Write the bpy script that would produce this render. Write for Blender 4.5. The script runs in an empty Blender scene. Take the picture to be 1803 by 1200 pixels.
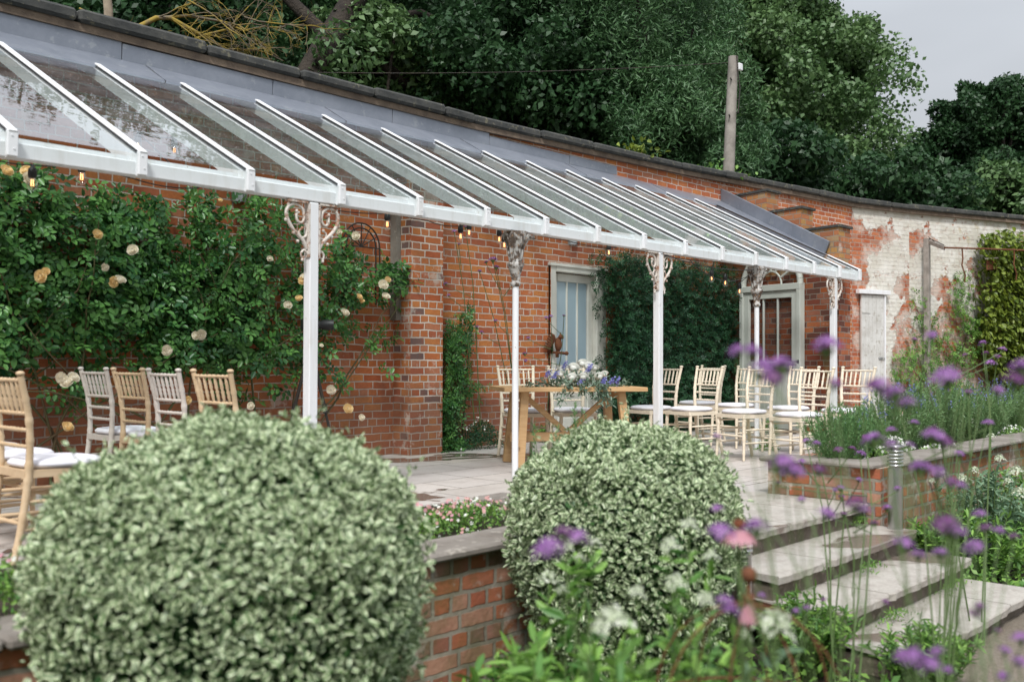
import bpy, math, random
import numpy as np
from mathutils import Vector, Matrix
random.seed(7); rng = np.random.default_rng(7)
S = bpy.context.scene
C = S.collection
# ------------------------------------------------------------ camera, sky, sun
FPX = 1753.0; AL = math.radians(42.37); PITCH = math.atan(32/1753); ROLL = math.radians(0.2)
F = Vector((math.cos(AL)*math.cos(PITCH), math.sin(AL)*math.cos(PITCH), math.sin(PITCH)))
R = Vector((math.sin(AL), -math.cos(AL), 0)); U = R.cross(F)
R, U = R*math.cos(ROLL)+U*math.sin(ROLL), U*math.cos(ROLL)-R*math.sin(ROLL)
CAM = Vector((0, 0, 1.0))
cd = bpy.data.cameras.new('camera'); cam = bpy.data.objects.new('camera', cd); C.objects.link(cam)
m = Matrix.Identity(4)
for i in range(3):
    m[i][0] = R[i]; m[i][1] = U[i]; m[i][2] = -F[i]; m[i][3] = CAM[i]
cam.matrix_world = m
cd.lens = 36*FPX/1803; cd.sensor_width = 36; cd.clip_end = 800; cd.clip_start = .05
cd.dof.use_dof = True; cd.dof.focus_distance = 11.0; cd.dof.aperture_fstop = 2.2
S.camera = cam
w = bpy.data.worlds.new('World'); S.world = w; w.use_nodes = True
nt = w.node_tree; nt.nodes.clear()
def wn(t, **k):
    n = nt.nodes.new(t)
    for a, b in k.items(): setattr(n, a, b)
    return n
SUN_EL, SUN_AZ = math.radians(52), math.radians(215)
out = wn('ShaderNodeOutputWorld'); sky = wn('ShaderNodeTexSky', sky_type='NISHITA', sun_disc=False)
sky.sun_elevation = SUN_EL; sky.sun_rotation = math.radians(90)-SUN_AZ; sky.air_density = 1.5; sky.dust_density = 4
b1 = wn('ShaderNodeBackground'); b1.inputs[1].default_value = .1; nt.links.new(sky.outputs[0], b1.inputs[0])
tc = wn('ShaderNodeTexCoord'); sx = wn('ShaderNodeSeparateXYZ'); nt.links.new(tc.outputs['Generated'], sx.inputs[0])
rp = wn('ShaderNodeValToRGB'); nt.links.new(sx.outputs[2], rp.inputs[0])
e = rp.color_ramp.elements
e[0].position = 0.0; e[0].color = (.30, .31, .32, 1); e[1].position = 1.0; e[1].color = (.86, .90, .96, 1)
q = e.new(.02); q.color = (.50, .515, .54, 1); q = e.new(.25); q.color = (.455, .47, .50, 1); q = e.new(.5); q.color = (.68, .715, .76, 1)
mp = wn('ShaderNodeMapping'); mp.inputs['Scale'].default_value = (1.2, 1.2, 3.2); nt.links.new(tc.outputs['Generated'], mp.inputs[0])
ns = wn('ShaderNodeTexNoise'); ns.inputs['Scale'].default_value = 1.3; ns.inputs['Detail'].default_value = 4; nt.links.new(mp.outputs[0], ns.inputs[0])
mr = wn('ShaderNodeMapRange'); mr.inputs[1].default_value = .3; mr.inputs[2].default_value = .7; mr.inputs[3].default_value = .80; mr.inputs[4].default_value = 1.20
nt.links.new(ns.outputs[0], mr.inputs[0])
vm = wn('ShaderNodeVectorMath', operation='SCALE'); nt.links.new(rp.outputs[0], vm.inputs[0]); nt.links.new(mr.outputs[0], vm.inputs['Scale'])
b2 = wn('ShaderNodeBackground'); b2.inputs[1].default_value = 1.0; nt.links.new(vm.outputs[0], b2.inputs[0])
mx = wn('ShaderNodeMixShader'); mx.inputs[0].default_value = .88
nt.links.new(b1.outputs[0], mx.inputs[1]); nt.links.new(b2.outputs[0], mx.inputs[2]); nt.links.new(mx.outputs[0], out.inputs[0])
sl = bpy.data.lights.new('sun', 'SUN'); sl.energy = 2.4; sl.angle = math.radians(12); sl.color = (1, .985, .96)
so = bpy.data.objects.new('sun', sl); C.objects.link(so)
so.rotation_euler = (math.radians(90)-SUN_EL, 0, SUN_AZ+math.radians(90)); so.location = (-5, -5, 12)
S.view_settings.view_transform = 'Standard'; S.view_settings.look = 'None'; S.view_settings.exposure = 0.62; S.view_settings.gamma = 1
S.cycles.max_bounces = 6; S.cycles.transparent_max_bounces = 16; S.cycles.caustics_reflective = False; S.cycles.caustics_refractive = False
# ------------------------------------------------------------ layout helpers (photo pixel -> ray)
def ray(px, py):
    return (F + R*((px-901.5)/FPX) - U*((py-600)/FPX))
def at(px, py, Z): return CAM + ray(px, py)*Z
def onY(px, py, Y): d = ray(px, py); return CAM + d*(Y/d.y)
def onZ(px, py, z): d = ray(px, py); return CAM + d*((z-1.0)/d.z)
def onX(px, py, X): d = ray(px, py); return CAM + d*(X/d.x)
# ------------------------------------------------------------ mesh builder
class MB:
    def __init__(s): s.v = []; s.f = []; s.uv = None; s.sm = []
    def add(s, vs, fs, smooth=False):
        o = len(s.v); s.v += [tuple(a) for a in vs]; s.f += [tuple(i+o for i in q) for q in fs]; s.sm += [smooth]*len(fs); return s
    def box(s, c, d, rz=0, ax=None, bev=0):
        cx, cy, cz = c; hx, hy, hz = d[0]/2, d[1]/2, d[2]/2
        if bev <= 0:
            vs = [Vector((x, y, z)) for z in (-hz, hz) for y in (-hy, hy) for x in (-hx, hx)]
            fs = [(0,2,3,1),(4,5,7,6),(0,1,5,4),(2,6,7,3),(0,4,6,2),(1,3,7,5)]
        else:
            b = min(bev, hx*.9, hy*.9, hz*.9); vs = []
            for z, i in ((-hz, b), (-hz+b, 0), (hz-b, 0), (hz, b)):
                for x, y in ((-hx+b, -hy+i), (hx-b, -hy+i), (hx-i, -hy+b), (hx-i, hy-b), (hx-b, hy-i), (-hx+b, hy-i), (-hx+i, hy-b), (-hx+i, -hy+b)):
                    vs.append(Vector((x, y, z)))
            fs = [tuple(range(7, -1, -1)), tuple(range(24, 32))]
            for l in range(3):
                for k in range(8):
                    a = l*8+k; b2_ = l*8+(k+1) % 8; fs.append((a, b2_, b2_+8, a+8))
        M = ax if ax is not None else Matrix.Rotation(rz, 3, 'Z')
        return s.add([M @ v + Vector(c) for v in vs], fs)
    def bar(s, a, b, w_, h_, up=(0, 0, 1), bev=0):
        a = Vector(a); b = Vector(b); x = (b-a); L = x.length; x.normalize(); y = Vector(up).cross(x)
        if y.length < 1e-4: y = Vector((0, 1, 0))
        y.normalize(); z = x.cross(y); M = Matrix((x, y, z)).transposed()
        return s.box((a+b)/2, (L, w_, h_), ax=M, bev=bev)
    def tube(s, pts, rad, seg=8, cap=True):
        pts = [Vector(p) for p in pts]; n = len(pts)
        if not hasattr(rad, '__len__'): rad = [rad]*n
        t0 = (pts[1]-pts[0]).normalized(); ref = Vector((0, 0, 1)) if abs(t0.z) < .9 else Vector((1, 0, 0))
        nx = ref.cross(t0).normalized(); vs = []
        for i, p in enumerate(pts):
            t = (pts[min(i+1, n-1)]-pts[max(i-1, 0)]).normalized()
            nx = (nx - t*nx.dot(t)).normalized(); ny = t.cross(nx)
            for k in range(seg):
                a = 2*math.pi*k/seg; vs.append(p + (nx*math.cos(a)+ny*math.sin(a))*rad[i])
        fs = [(i*seg+k, i*seg+(k+1) % seg, (i+1)*seg+(k+1) % seg, (i+1)*seg+k) for i in range(n-1) for k in range(seg)]
        s.add(vs, fs, True)
        if cap: s.add(vs[:seg], [tuple(range(seg-1, -1, -1))]); s.add(vs[-seg:], [tuple(range(seg))])
        return s
    def lathe(s, prof, c=(0, 0, 0), seg=20, ax=None):
        vs = []; c = Vector(c)
        for r_, z in prof:
            for k in range(seg):
                a = 2*math.pi*k/seg; v = Vector((r_*math.cos(a), r_*math.sin(a), z))
                vs.append((ax @ v if ax is not None else v)+c)
        fs = [(i*seg+k, i*seg+(k+1) % seg, (i+1)*seg+(k+1) % seg, (i+1)*seg+k) for i in range(len(prof)-1) for k in range(seg)]
        return s.add(vs, fs, True)
    def ball(s, c, r, seg=10, rings=6):
        if not hasattr(r, '__len__'): r = (r, r, r)
        pr = [(max(math.sin(math.pi*i/rings), 1e-3), -math.cos(math.pi*i/rings)) for i in range(rings+1)]
        return s.lathe(pr, c, seg, Matrix.Diagonal(r))
    def prism(s, poly, a, b, axis='y'):  # poly of (u,z) extruded along axis from a to b
        n = len(poly)
        f_ = (lambda u, z, t: (u, t, z)) if axis == 'y' else (lambda u, z, t: (t, u, z))
        if axis == 'z': f_ = lambda u, z, t: (u, z, t)
        vs = [f_(u, z, a) for u, z in poly]+[f_(u, z, b) for u, z in poly]
        return s.add(vs, [tuple(range(n)), tuple(range(2*n-1, n-1, -1))]+[(i, i+n, (i+1) % n+n, (i+1) % n) for i in range(n)])
    def mesh(s, name, mat):
        me = bpy.data.meshes.new(name); me.from_pydata(s.v, [], s.f)
        me.polygons.foreach_set('use_smooth', s.sm)
        if mat: me.materials.append(mat)
        boxuv(me); me.update(); return me
    def build(s, name, mat, parent=None, loc=None):
        o = bpy.data.objects.new(name, s.mesh(name, mat)); C.objects.link(o)
        if parent: o.parent = parent
        if loc is not None: o.location = loc
        return o
def boxuv(me):
    me.update()
    nv = len(me.vertices); co = np.empty(nv*3, 'f'); me.vertices.foreach_get('co', co); co = co.reshape(-1, 3)
    nl = len(me.loops); li = np.empty(nl, 'i'); me.loops.foreach_get('vertex_index', li)
    npoly = len(me.polygons); no = np.empty(npoly*3, 'f'); me.polygons.foreach_get('normal', no); no = no.reshape(-1, 3)
    lt = np.empty(npoly, 'i'); me.polygons.foreach_get('loop_total', lt)
    ln = np.repeat(no, lt, 0); p = co[li]; a = np.abs(ln)
    hz = np.maximum(a[:, 0], a[:, 1]) < a[:, 2]
    # along-wall coordinate: horizontal tangent
    tl = np.sqrt(ln[:, 0]**2+ln[:, 1]**2)+1e-9; tx, ty = -ln[:, 1]/tl, ln[:, 0]/tl
    sgn = np.where(tx+ty*.5 < 0, -1, 1)
    u = (p[:, 0]*tx+p[:, 1]*ty)*sgn; v = p[:, 2].copy()
    u = np.where(hz, p[:, 0], u); v = np.where(hz, p[:, 1], v)
    uv = np.stack([u, v], 1).astype('f').ravel()
    l = me.uv_layers.new(name='UVMap'); l.data.foreach_set('uv', uv)
def tag(o, label=None, cat=None, group=None, kind=None):
    if label: o['label'] = label
    if cat: o['category'] = cat
    if group: o['group'] = group
    if kind: o['kind'] = kind
    return o
def empty(name, loc, label, cat, group=None, rz=0):
    o = bpy.data.objects.new(name, None); C.objects.link(o); o.location = loc; o.rotation_euler = (0, 0, rz); o.empty_display_size = .1
    return tag(o, label, cat, group)
def dup(o, parent=None, **k):
    c = o.copy(); C.objects.link(c); c.parent = parent
    for ch in list(o.children): dup(ch, c)
    for a, b in k.items(): setattr(c, a, b)
    return c
# ------------------------------------------------------------ materials
def mat(name, col=(.5, .5, .5), rough=.6, metal=0, spec=.5):
    m_ = bpy.data.materials.new(name); m_.use_nodes = True; n = m_.node_tree; p = n.nodes['Principled BSDF']
    p.inputs['Base Color'].default_value = (*col, 1); p.inputs['Roughness'].default_value = rough
    p.inputs['Metallic'].default_value = metal; p.inputs['Specular IOR Level'].default_value = spec
    return m_
class NT:
    def __init__(s, m_): s.n = m_.node_tree; s.p = s.n.nodes['Principled BSDF']
    def N(s, t, ins=None, **k):
        n = s.n.nodes.new('ShaderNode'+t)
        for a, b in k.items(): setattr(n, a, b)
        for a, b in (ins or {}).items():
            if isinstance(b, bpy.types.NodeSocket): s.n.links.new(b, n.inputs[a])
            else: n.inputs[a].default_value = b
        return n
    def L(s, a, b): s.n.links.new(a, b)
    def ramp(s, fac, stops, interp='LINEAR'):
        n = s.N('ValToRGB', {0: fac}); n.color_ramp.interpolation = interp; e = n.color_ramp.elements
        while len(e) < len(stops): e.new(.5)
        for k, (p, c) in enumerate(stops): e[k].position = p; e[k].color = (*c, 1) if hasattr(c, '__len__') else (c, c, c, 1)
        return n.outputs[0]
    def mix(s, f, a, b, bt='MIX'):
        n = s.N('Mix', data_type='RGBA', blend_type=bt)
        for i, v in ((0, f), (6, a), (7, b)):
            if isinstance(v, bpy.types.NodeSocket): s.L(v, n.inputs[i])
            elif i == 0: n.inputs[0].default_value = v
            else: n.inputs[i].default_value = (*v, 1)
        return n.outputs[2]
    def noise(s, sc, det=3, vec=None, rough=.5, dist=0):
        n = s.N('TexNoise', {'Scale': sc, 'Detail': det, 'Roughness': rough, 'Distortion': dist})
        if vec is not None: s.L(vec, n.inputs[0])
        return n.outputs[0]
    def math(s, op, a, b=0, c=0):
        n = s.N('Math', operation=op)
        for i, v in enumerate((a, b, c)):
            if isinstance(v, bpy.types.NodeSocket): s.L(v, n.inputs[i])
            else: n.inputs[i].default_value = v
        return n.outputs[0]
    def bump(s, h, st=.4, d=.01, nrm=None):
        n = s.N('Bump', {'Height': h, 'Strength': st, 'Distance': d})
        if nrm is not None: s.L(nrm, n.inputs['Normal'])
        s.L(n.outputs[0], s.p.inputs['Normal']); return n.outputs[0]
def brick_mat(name, pal, mortar, row=.0765, bw=.236, msz=.0065, white=.25, moss=0, wthr=.62, squash=.5, sf=4, dark=0, damp=0, whitecol=(.62, .56, .5)):
    m_ = mat(name, rough=.9, spec=.15); t = NT(m_); uv = t.N('UVMap').outputs[0]
    obj = t.N('TexCoord').outputs['Object']
    w1 = t.N('TexNoise', {'Scale': 9, 'Detail': 3, 'Vector': uv}).outputs[1]
    w2 = t.N('TexNoise', {'Scale': .9, 'Detail': 1, 'Vector': uv}).outputs[1]
    o1 = t.N('VectorMath', {0: w1, 1: (-.5, -.5, 0)}, operation='ADD').outputs[0]
    o1 = t.N('VectorMath', {0: o1, 'Scale': .022}, operation='SCALE').outputs[0]
    o2 = t.N('VectorMath', {0: w2, 1: (-.5, -.5, 0)}, operation='ADD').outputs[0]
    o2 = t.N('VectorMath', {0: o2, 'Scale': .04}, operation='SCALE').outputs[0]
    v = t.N('VectorMath', {0: uv, 1: o1}, operation='ADD').outputs[0]; v = t.N('VectorMath', {0: v, 1: o2}, operation='ADD').outputs[0]
    b = t.N('TexBrick', {'Vector': v, 'Color1': (0, 0, 0, 1), 'Color2': (1, 1, 1, 1), 'Mortar': (.5, .5, .5, 1), 'Scale': 1, 'Mortar Size': msz,
                         'Mortar Smooth': .25, 'Bias': 0, 'Brick Width': bw, 'Row Height': row}, offset=.5, offset_frequency=2, squash=squash, squash_frequency=sf)
    n = len(pal); col = t.ramp(b.outputs[0], [(i/n, c) for i, c in enumerate(pal)], 'CONSTANT')
    fine = t.noise(38, 4, uv, .65); mid = t.noise(6, 4, uv, .6); big = t.noise(1.1, 4, uv, .6)
    col = t.mix(t.ramp(fine, [(.35, .0), (.75, .45)]), col, tuple(c*.55 for c in pal[1]))
    col = t.mix(t.ramp(mid, [(.45, 0), (.7, .4)]), col, pal[2])
    if dark: col = t.mix(t.ramp(big, [(.42, dark), (.62, 0)]), col, (.06, .035, .028))
    mc = t.mix(t.ramp(t.noise(3, 3, uv), [(.35, 0), (.65, 1)]), mortar, tuple(c*.68 for c in mortar))
    col = t.mix(b.outputs[1], col, mc)
    if damp:
        vv = t.N('SeparateXYZ', {0: uv}).outputs[1]; dm = t.math('MULTIPLY', t.ramp(t.math('ADD', vv, t.math('MULTIPLY', t.noise(2.6, 5, uv, .7), -1.1)), [(.0, 1), (.22, 0)]), damp); col = t.mix(dm, col, (.15, .085, .06))
        sn = t.math('MULTIPLY', t.ramp(t.noise(.55, 6, uv, .62, .8), [(.52, 0), (.62, 1)]), .16); col = t.mix(sn, col, (.20, .11, .085))
    if white:
        wm = t.math('MULTIPLY', t.ramp(t.noise(2.3, 6, uv, .72), [(wthr, 0), (wthr+.06, 1)]), white)
        col = t.mix(wm, col, whitecol)
    if moss: col = t.mix(t.math('MULTIPLY', t.ramp(t.noise(3.5, 5, uv, .7), [(.42, 0), (.6, 1)]), moss), col, (.09, .10, .035))
    t.L(col, t.p.inputs['Base Color'])
    h = t.math('SUBTRACT', t.math('MULTIPLY', fine, .35), t.math('MULTIPLY', b.outputs[1], .8)); h = t.math('ADD', h, t.math('MULTIPLY', mid, .3))
    t.bump(h, 1.0, .011); return m_
PAL = [(.54, .17, .075), (.48, .14, .062), (.58, .21, .085), (.56, .18, .065), (.47, .125, .052), (.63, .24, .078), (.57, .175, .066), (.42, .125, .070), (.54, .22, .125)]
M = {}
M['brick'] = brick_mat('orange brick', PAL, (.70, .58, .50), white=.4, wthr=.6, msz=.0075, dark=.18, damp=.5)
M['brick_pier'] = brick_mat('pier brick', PAL[2:]+[(.16, .12, .12)], (.66, .57, .50), white=.5, wthr=.56, msz=.008, dark=.28, damp=.55, squash=.5, sf=2)
M['brick_end'] = brick_mat('grey jointed brick', [(.30, .08, .035), (.40, .11, .04), (.22, .06, .04), (.34, .14, .09), (.12, .055, .045), (.42, .14, .06)], (.30, .25, .21), white=.45, wthr=.6, dark=.3)
M['brick_yellow'] = brick_mat('weathered stock brick', [(.42, .20, .08), (.45, .25, .09), (.34, .13, .07), (.45, .17, .08), (.38, .26, .15)], (.36, .30, .24), white=.5, wthr=.56)
M['brick_low'] = brick_mat('planter brick', [(.43, .13, .07), (.47, .17, .09), (.30, .13, .09), (.46, .26, .18), (.44, .15, .075), (.36, .21, .16), (.24, .16, .12)], (.36, .32, .26), row=.088, bw=.235, white=.6, wthr=.53, moss=.5, msz=.012, squash=.5, sf=2)
def plaster_mat():
    m_ = brick_mat('peeling limewashed brick', [(.42, .12, .055), (.34, .10, .05), (.48, .17, .08), (.38, .2, .14)], (.45, .38, .32), white=.3)
    t = NT(m_); src = t.p.inputs['Base Color'].links[0].from_socket; uv = t.N('UVMap').outputs[0]
    n = t.noise(1.15, 7, uv, .66); s_ = t.N('SeparateXYZ', {0: uv}).outputs
    hi = t.math('MULTIPLY', t.math('SUBTRACT', s_[1], 1.6), .05)
    ox = t.N('SeparateXYZ', {0: t.N('TexCoord').outputs['Object']}).outputs[0]; lf = t.math('MULTIPLY', t.math('MAXIMUM', t.math('SUBTRACT', 17.95, ox), 0), .45)
    k = t.ramp(t.math('SUBTRACT', t.math('ADD', n, hi), lf), [(.512, 0), (.524, 1)])
    pc = t.mix(t.ramp(t.noise(2.5, 5, uv, .7), [(.4, 0), (.6, 1)]), (.70, .68, .63), (.56, .53, .46))
    pc = t.mix(t.ramp(t.noise(.8, 5, uv, .7, 1.5), [(.60, 0), (.64, .7)]), pc, (.46, .40, .27))
    src = t.mix(t.ramp(t.math('SUBTRACT', t.math('ADD', t.noise(2.6, 7, uv, .72), t.math('MULTIPLY', n, .5)), t.math('MULTIPLY', lf, .6)), [(.66, 0), (.78, .75)]), src, (.58, .50, .44))
    k = t.math('MULTIPLY', k, t.ramp(t.noise(9, 5, uv, .7), [(.36, .45), (.46, 1)]))
    t.L(t.mix(k, src, pc), t.p.inputs['Base Color'])
    b = t.N('Bump', {'Height': k, 'Strength': .8, 'Distance': .012}); b2 = t.N('Bump', {'Height': t.noise(14, 5, uv, .7), 'Strength': .5, 'Distance': .01, 'Normal': b.outputs[0]})
    old = t.p.inputs['Normal'].links[0].from_socket; t.L(old, b.inputs['Normal']); t.L(b2.outputs[0], t.p.inputs['Normal']); return m_
M['plaster'] = plaster_mat()
def noisy(name, a, b, sc=6, rough=.7, bump=.3, metal=0, spec=.3, thr=(.35, .65), det=5, dist=.004, third=None, coord='Object'):
    m_ = mat(name, a, rough, metal, spec); t = NT(m_); o = t.N('TexCoord').outputs[coord]; n = t.noise(sc, det, o, .65)
    c = t.mix(t.ramp(n, [(thr[0], 0), (thr[1], 1)]), a, b)
    if third: c = t.mix(t.ramp(t.noise(sc*2.7, 5, o, .7), [(.58, 0), (.64, 1)]), c, third)
    t.L(c, t.p.inputs['Base Color']); t.bump(t.noise(sc*5, 4, o, .6), bump, dist); return m_
def white_paint():
    m_ = mat('aged white paint', (.72, .73, .75), .42, 0, .4); t = NT(m_); o = t.N('TexCoord').outputs['Object']
    mp_ = t.N('Mapping', {'Vector': o, 'Scale': (14, 14, 1.6)}).outputs[0]; st = t.noise(1, 4, mp_, .6)
    c = t.mix(t.ramp(st, [(.5, 0), (.8, .5)]), (.73, .74, .76), (.50, .47, .42)); c = t.mix(t.ramp(t.noise(9, 6, o, .75), [(.60, 0), (.70, .5)]), c, (.52, .49, .45))
    c = t.mix(t.ramp(t.noise(36, 3, o, .6), [(.70, 0), (.73, .8)]), c, (.30, .20, .13)); t.L(c, t.p.inputs['Base Color']); t.bump(t.noise(24, 4, o, .6), .15, .002); return m_
M['white_paint'] = white_paint()
M['plank'] = noisy('faded plank paint', (.60, .60, .58), (.46, .45, .42), 5, .6, .4, third=(.36, .34, .30))
M['cream_paint'] = noisy('cream paint', (.66, .65, .60), (.56, .54, .49), 3, .5, .15)
M['grey_paint'] = noisy('pale grey green paint', (.60, .61, .57), (.52, .52, .48), 3, .5, .15)
M['iron'] = noisy('flaking white iron', (.60, .55, .50), (.30, .16, .10), 14, .7, .6, thr=(.52, .62), third=(.16, .08, .05))
M['iron_dark'] = noisy('flaking capital iron', (.46, .45, .43), (.10, .075, .06), 16, .7, .6, thr=(.46, .56), third=(.35, .2, .1))
M['lead'] = noisy('lead sheet', (.27, .29, .335), (.19, .21, .25), 3, .36, .25, metal=.35, thr=(.3, .7), third=(.28, .30, .33))
M['coping'] = noisy('weathered coping stone', (.075, .075, .07), (.035, .037, .037), 5, .9, .7, third=(.15, .14, .10), dist=.01)
M['mortar'] = noisy('crumbling mortar', (.20, .15, .11), (.12, .09, .07), 8, .95, .8, dist=.01)
M['metal_dark'] = noisy('dark iron', (.035, .035, .035), (.06, .045, .035), 8, .55, .2, metal=.4)
M['rust'] = noisy('rusty iron', (.20, .08, .04), (.11, .045, .025), 20, .85, .4, metal=.3)
M['steel'] = mat('brushed steel', (.55, .55, .55), .28, 1)
M['black'] = mat('black rubber', (.012, .012, .013), .5)
M['cushion'] = noisy('ivory cushion fabric', (.72, .71, .75), (.66, .65, .70), 5, .9, .1)
M['oldwood'] = noisy('silvered timber', (.33, .30, .27), (.20, .18, .16), 6, .9, .5)
M['bark'] = noisy('bark', (.055, .045, .035), (.025, .02, .018), 5, .95, 1, dist=.04)
M['lichen'] = noisy('lichened twig', (.14, .115, .085), (.26, .19, .04), 4, .95, .5, thr=(.45, .55))
M['bare'] = noisy('bare wood trunk', (.34, .28, .21), (.20, .16, .12), 5, .9, .7)
M['stem'] = mat('green stem', (.10, .16, .05), .6)
M['cane'] = noisy('rose cane', (.09, .10, .04), (.12, .075, .04), 8, .7, .2)
def wood(name, a, b, sc=1.0):
    m_ = mat(name, a, .5, 0, .35); t = NT(m_); o = t.N('TexCoord').outputs['Object']
    mp_ = t.N('Mapping', {'Vector': o, 'Scale': (2*sc, 26*sc, 26*sc)}).outputs[0]; n = t.noise(1.5, 4, mp_, .6, 1.2)
    c = t.mix(t.ramp(n, [(.35, 0), (.65, 1)]), a, b); c = t.mix(t.ramp(t.noise(1.7, 3, o), [(.4, 0), (.7, .35)]), c, tuple(x*.75 for x in b))
    t.L(c, t.p.inputs['Base Color']); t.bump(n, .25, .002); return m_
M['oak'] = wood('oiled oak', (.56, .37, .19), (.45, .27, .125))
M['limewash'] = wood('limewashed beech', (.78, .70, .57), (.70, .60, .46), .8)
M['tan'] = wood('natural beech', (.62, .47, .31), (.53, .38, .23), .8)
M['whitewash'] = wood('whitewashed beech', (.62, .57, .52), (.53, .47, .42), .8)
def paving():
    m_ = mat('sandstone paving', (.4, .37, .34), .6, 0, .4); t = NT(m_); uv = t.N('UVMap').outputs[0]
    w1 = t.N('TexNoise', {'Scale': 3, 'Detail': 3, 'Vector': uv}).outputs[1]; o1 = t.N('VectorMath', {0: w1, 'Scale': .04}, operation='SCALE').outputs[0]
    v = t.N('VectorMath', {0: uv, 1: o1}, operation='ADD').outputs[0]
    b = t.N('TexBrick', {'Vector': v, 'Color1': (0, 0, 0, 1), 'Color2': (1, 1, 1, 1), 'Scale': 1, 'Mortar Size': .007, 'Mortar Smooth': .2, 'Brick Width': .86, 'Row Height': .46}, offset=.37, squash=.6, squash_frequency=3)
    c = t.ramp(b.outputs[0], [(0, (.50, .46, .43)), (.25, (.45, .42, .40)), (.5, (.53, .485, .45)), (.75, (.46, .42, .385))], 'CONSTANT')
    n = t.noise(2.2, 6, uv, .65); c = t.mix(t.ramp(n, [(.45, 0), (.7, .55)]), c, (.27, .235, .21))
    c = t.mix(t.ramp(t.noise(30, 3, uv), [(.4, 0), (.8, .4)]), c, (.30, .27, .24))
    wet = t.ramp(t.noise(.75, 4, uv, .6, .6), [(.585, 0), (.60, 1)])
    c = t.mix(b.outputs[1], c, (.13, .11, .09)); c = t.mix(wet, c, (.15, .12, .10))
    t.L(c, t.p.inputs['Base Color']); t.L(t.ramp(wet, [(0, .62), (1, .09)]), t.p.inputs['Roughness'])
    h = t.math('SUBTRACT', t.math('MULTIPLY', n, .5), b.outputs[1]); t.bump(t.math('MULTIPLY', h, t.math('SUBTRACT', 1, wet)), .5, .008); return m_
M['paving'] = paving()
def slab_mat():
    m_ = mat('sandstone slab', (.42, .37, .33), .62, 0, .35); t = NT(m_); o = t.N('TexCoord').outputs['Object']
    n1 = t.noise(1.3, 5, o, .6); n2 = t.noise(7, 6, o, .7); n3 = t.noise(70, 3, o, .6)
    c = t.ramp(n1, [(.3, (.35, .33, .30)), (.5, (.43, .40, .36)), (.7, (.38, .35, .31))])
    c = t.mix(t.ramp(n2, [(.45, 0), (.62, .55)]), c, (.27, .235, .205)); c = t.mix(t.ramp(n3, [(.45, 0), (.7, .35)]), c, (.2, .175, .15))
    c = t.mix(t.ramp(t.noise(22, 4, o, .6), [(.62, 0), (.66, .5)]), c, (.52, .5, .45))
    wet = t.ramp(t.noise(1.1, 4, o, .55, .5), [(.57, 0), (.60, 1)]); c = t.mix(wet, c, (.19, .155, .13))
    t.L(c, t.p.inputs['Base Color']); t.L(t.ramp(wet, [(0, .65), (1, .16)]), t.p.inputs['Roughness']); t.bump(t.math('ADD', n2, t.math('MULTIPLY', n3, .3)), .45, .007); return m_
M['slab'] = slab_mat()
M['riser'] = noisy('shaded stone riser', (.17, .14, .115), (.10, .085, .06), 7, .9, .8, third=(.24, .2, .16), dist=.01)  # grey-brown stone, taken darker to include the shade on the risers
M['edge_stone'] = noisy('lichened edging stone', (.25, .225, .20), (.16, .14, .12), 4, .85, .5, third=(.34, .31, .27), dist=.008)
M['gravel'] = noisy('gravel', (.40, .34, .27), (.25, .21, .165), 60, .95, 1, thr=(.3, .7), third=(.5, .45, .38), dist=.02)
M['soil'] = noisy('soil', (.05, .04, .028), (.03, .03, .015), 8, .95, 1, dist=.03)
M['grass'] = noisy('rough grass', (.05, .08, .025), (.035, .055, .02), 2, .95, 1, dist=.03)
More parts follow.
